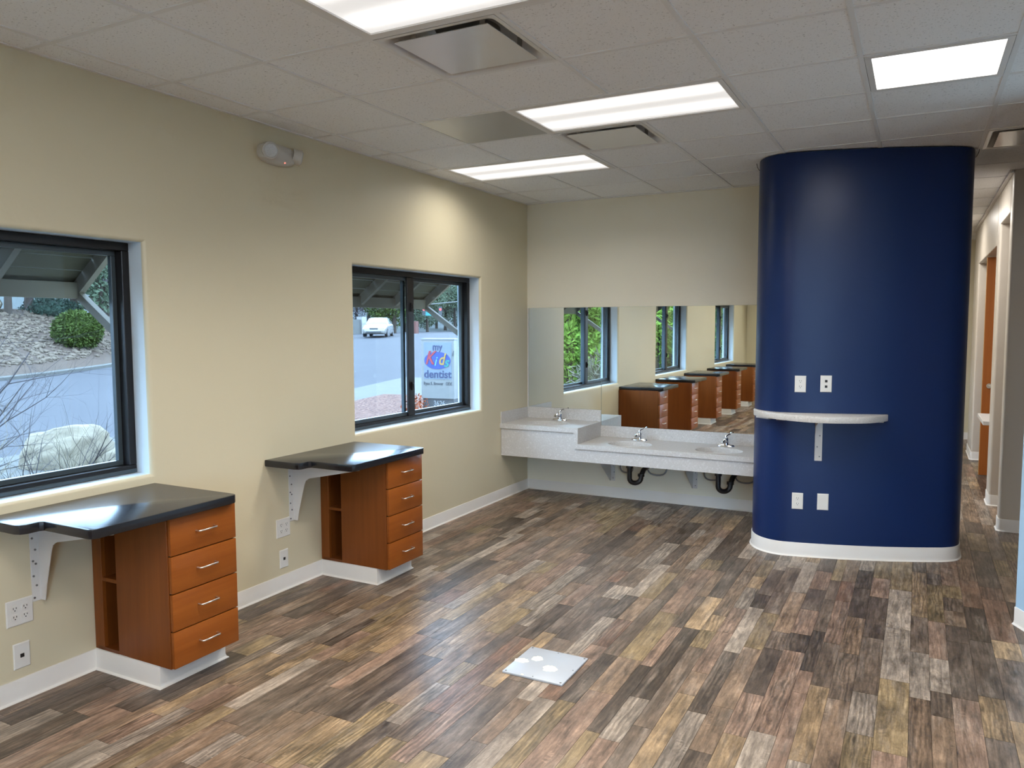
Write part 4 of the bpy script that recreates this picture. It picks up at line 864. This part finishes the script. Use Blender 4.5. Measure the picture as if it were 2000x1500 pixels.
for sg in (-1, 1):
    for nm_, a_, c_ in (('pillar', (1.0, sg*.78, .93), (.32, sg*.635, 1.37)), ('pillar', (-.3, sg*.805, .93), (-.32, sg*.635, 1.40)), ('pillar', (-1.66, sg*.75, .99), (-.95, sg*.615, 1.36))): MB().tube([a_, c_], .035, 6).build(nm_, m_car, t)
    MB().obox((.75, sg*.98, .98), (1, 0, 0), (0, 1, 0), (0, 0, 1), .06, .10, .06).build('wing_mirror', m_car, t)
    MB().obox((2.19, sg*.62, .62), (1, 0, 0), (0, 1, 0), (0, 0, 1), .08, .16, .055).build('headlight', m_hl, t)
    for xx in (1.38, -1.38):
        wh = MB().disc((xx, sg*.70, .31), (0, sg, 0), .31, .21, 22).build('wheel', m_tyre, t, 40); MB().disc((xx, sg*.905, .31), (0, sg, 0), .20, .012, 16).build('rim', m_rim, wh)
MB().obox((2.30, 0, .60), (1, 0, 0), (0, 1, 0), (0, 0, 1), .03, .30, .05).build('grille', m_trim, t); MB().obox((2.30, 0, .36), (1, 0, 0), (0, 1, 0), (0, 0, 1), .03, .55, .05).build('bumper_intake', m_trim, t)
MB().obox((2.345, 0, .46), (1, 0, 0), (0, 1, 0), (0, 0, 1), .006, .16, .04).build('number_plate', m_hl, t)
t.location = (-33.0, 45.6, ground(-33, 45.6)); t.rotation_euler = (0, 0, math.atan2(-.7949, .6067)-math.radians(9))
# things around the car
m_block = plain('pale_block_wall', (.0792, .0774, .0720), .85, var=.08, scale=2); m_gal = plain('galvanised_pole', (.0864, .0864, .0864), .5, .4, var=.05); m_sgback = plain('sign_panel_white', (.1512, .1476, .1404), .5, var=0); m_brick = plain('rusty_brick_pillar', (.0720, .0216, .0144), .8, var=.15)
def ahead(U, dist, z=0):
    a = YAW-math.atan2(U-1000, FPX); return Vector((CP.x-math.sin(a)*dist, CP.y+math.cos(a)*dist, z))
q0, q1 = ahead(640, 66), ahead(708, 70); t = thing('block_wall', (q0.x, q0.y, .8), 'pale block wall with posts left of the car', 'wall')
MB().beam((q0.x, q0.y, 1.5), (q1.x, q1.y, 1.5), .25, 1.5).build('panel', m_block, t)
for k_ in (.55, .99): q = q0.lerp(q1, k_); MB().box(q.x-.3, q.x+.3, q.y-.3, q.y+.3, .7, 2.5).build('post', m_sgback, t)
q = ahead(747, 78); t = thing('road_sign', (q.x, q.y, .95), 'white double panel road sign above the car', 'sign')
MB().tube([(q.x, q.y, .9), (q.x, q.y, 3.0)], .05, 8).build('post', m_gal, t); rh = Vector((.797, .604, 0))
for s_ in (-1, 1): MB().obox(q+rh*.17*s_+Vector((0, 0, 2.75)), rh, (-.604, .797, 0), (0, 0, 1), .14, .02, .32).build('panel', m_sgback, t)
q = ahead(812, 72); MB().box(q.x-.22, q.x+.22, q.y-.22, q.y+.22, .9, 2.1, .02).solo('brick_pillar', m_brick, (q.x, q.y, .9), 'small rusty red pillar at the far side of the street', 'pillar')
q = ahead(912, 85); t = thing('traffic_signal', (q.x, q.y, 1), 'traffic signal mast with red lights and teal street sign', 'traffic light'); e2 = ahead(822, 85)
m_teal = plain('teal_street_sign', (.0072, .1440, .1368), .5, var=0); m_sr = emit('red_signal', (1, .08, .06), 1.2)
MB().tube([(q.x, q.y, .9), (q.x, q.y, 4.2), (q.x, q.y, 4.6)], .12, 8).build('pole', m_gal, t)
MB().tube([(q.x, q.y, 4.4), (e2.x, e2.y, 3.9)], .05, 8).build('mast_arm', m_gal, t)
for U_ in (829, 861):
    w_ = ahead(U_, 85); zc = 3.3; h = MB().obox((w_.x, w_.y, zc), (.83, .56, 0), (-.56, .83, 0), (0, 0, 1), .18, .15, .48).build('signal_head', m_trim, t)
    MB().disc(Vector((w_.x, w_.y, zc+.15))-Vector((-.56, .83, 0))*.15, (.56, -.83, 0), .15, .05, 12).build('red_lamp', m_sr, h)
w_ = ahead(840, 85, 3.0); MB().obox(w_, (.83, .56, 0), (-.56, .83, 0), (0, 0, 1), .5, .03, .22).build('street_sign', m_teal, t)
# wooded hills and far trees
b = MB(); na, nr = 40, 9
hv = []
for i in range(na+1):
    a = math.radians(20+i*(95/na))
    for j in range(nr+1):
        r_ = 95+j*16; zz = .8+30*sm(j/nr)*(1+.25*math.sin(a*9)+.12*math.sin(a*23+1)); hv.append((CP.x-math.sin(a)*r_, CP.y+math.cos(a)*r_, zz))
b.add(hv, [(i*(nr+1)+j, i*(nr+1)+j+1, (i+1)*(nr+1)+j+1, (i+1)*(nr+1)+j) for i in range(na) for j in range(nr)]); struct(b, 'hills', m_hill, 60, 'hazy wooded hillside beyond the street')
def far_tree(kind, seed):
    rr = random.Random(seed); t = thing('tree', (0, 0, 0)); mt = {'g': m_far, 'b': m_greyt, 'y': m_green}[kind]
    pp = [(rr.uniform(-1.2, 1.2), rr.uniform(-1.2, 1.2), 2.9+rr.uniform(-1.4, 1.6), rr.uniform(.8, 1.3), rr.uniform(.8, 1.3), rr.uniform(.8, 1.3)) for _ in range(7)]
    leaves(4200, multi(pp), .24 if kind != 'b' else .5, rr, .45 if kind != 'b' else .09).build('foliage', mt, t, recalc=False)
    MB().tube([(0, 0, -.3), (.1, 0, 1.8), (0, .1, 3.6)], [.2, .15, .05], 6).build('trunk', m_bark, t); return t
protos = {k_: far_tree(k_, i+5) for i, k_ in enumerate('gby')}; usedp = set()
FT = [(770, 76, 1.25, 'y'), (792, 90, 1.2, 'g'), (700, 82, 1.1, 'b'), (722, 88, 1.3, 'b'), (748, 108, 1.4, 'b'), (815, 94, 1.2, 'b'), (836, 90, 1.0, 'g'), (853, 104, 1.1, 'g'), (870, 100, 1.3, 'b'), (890, 98, 1.2, 'g'), (912, 116, 1.5, 'b'), (872, 124, 2.0, 'b'), (195, 52, 1.3, 'g'), (215, 60, 1.6, 'b'), (150, 60, 1.4, 'b'), (60, 52, 1.3, 'b'), (20, 50, 1.2, 'b'), (100, 55, 1.2, 'b'), (232, 66, 1.6, 'g'), (185, 75, 2.2, 'b')]
for i, (U_, dist, sc, kd) in enumerate(FT):
    o = protos[kd] if kd not in usedp else copy_tree(protos[kd]); usedp.add(kd); q = ahead(U_, dist)
    rel = Vector((q.x, q.y))-CC; s_, d_ = rel.dot(CT), rel.dot(CN); zz = bank_z(s_, d_) if d_ > 0 else ground(q.x, q.y)
    if dist > 95: zz = .8+30*sm((dist-95)/144)
    o.location = (q.x, q.y, zz-.1); o.scale = (sc, sc, sc); o.rotation_euler = (0, 0, i*1.7)
    tag(o, {'y': 'yellow-green tree behind the white car', 'g': 'green tree at the foot of the far hillside', 'b': 'bare lilac-grey tree far beyond the street'}[kd], 'tree', 'far trees, '+{'y': 'yellow', 'g': 'green', 'b': 'bare'}[kd])
for m_ in (m_road, m_conc, m_mulch, m_gravel, m_soil, m_stone, m_boul, m_hill, m_twigd, m_twigl, m_bark, m_green, m_juni, m_fresh, m_deep, m_greyt, m_far, m_orange, m_dry, m_block, m_awn, m_awb):
    m_.node_tree.nodes['Principled BSDF'].inputs['Specular IOR Level'].default_value = .08      # matt outdoor surfaces
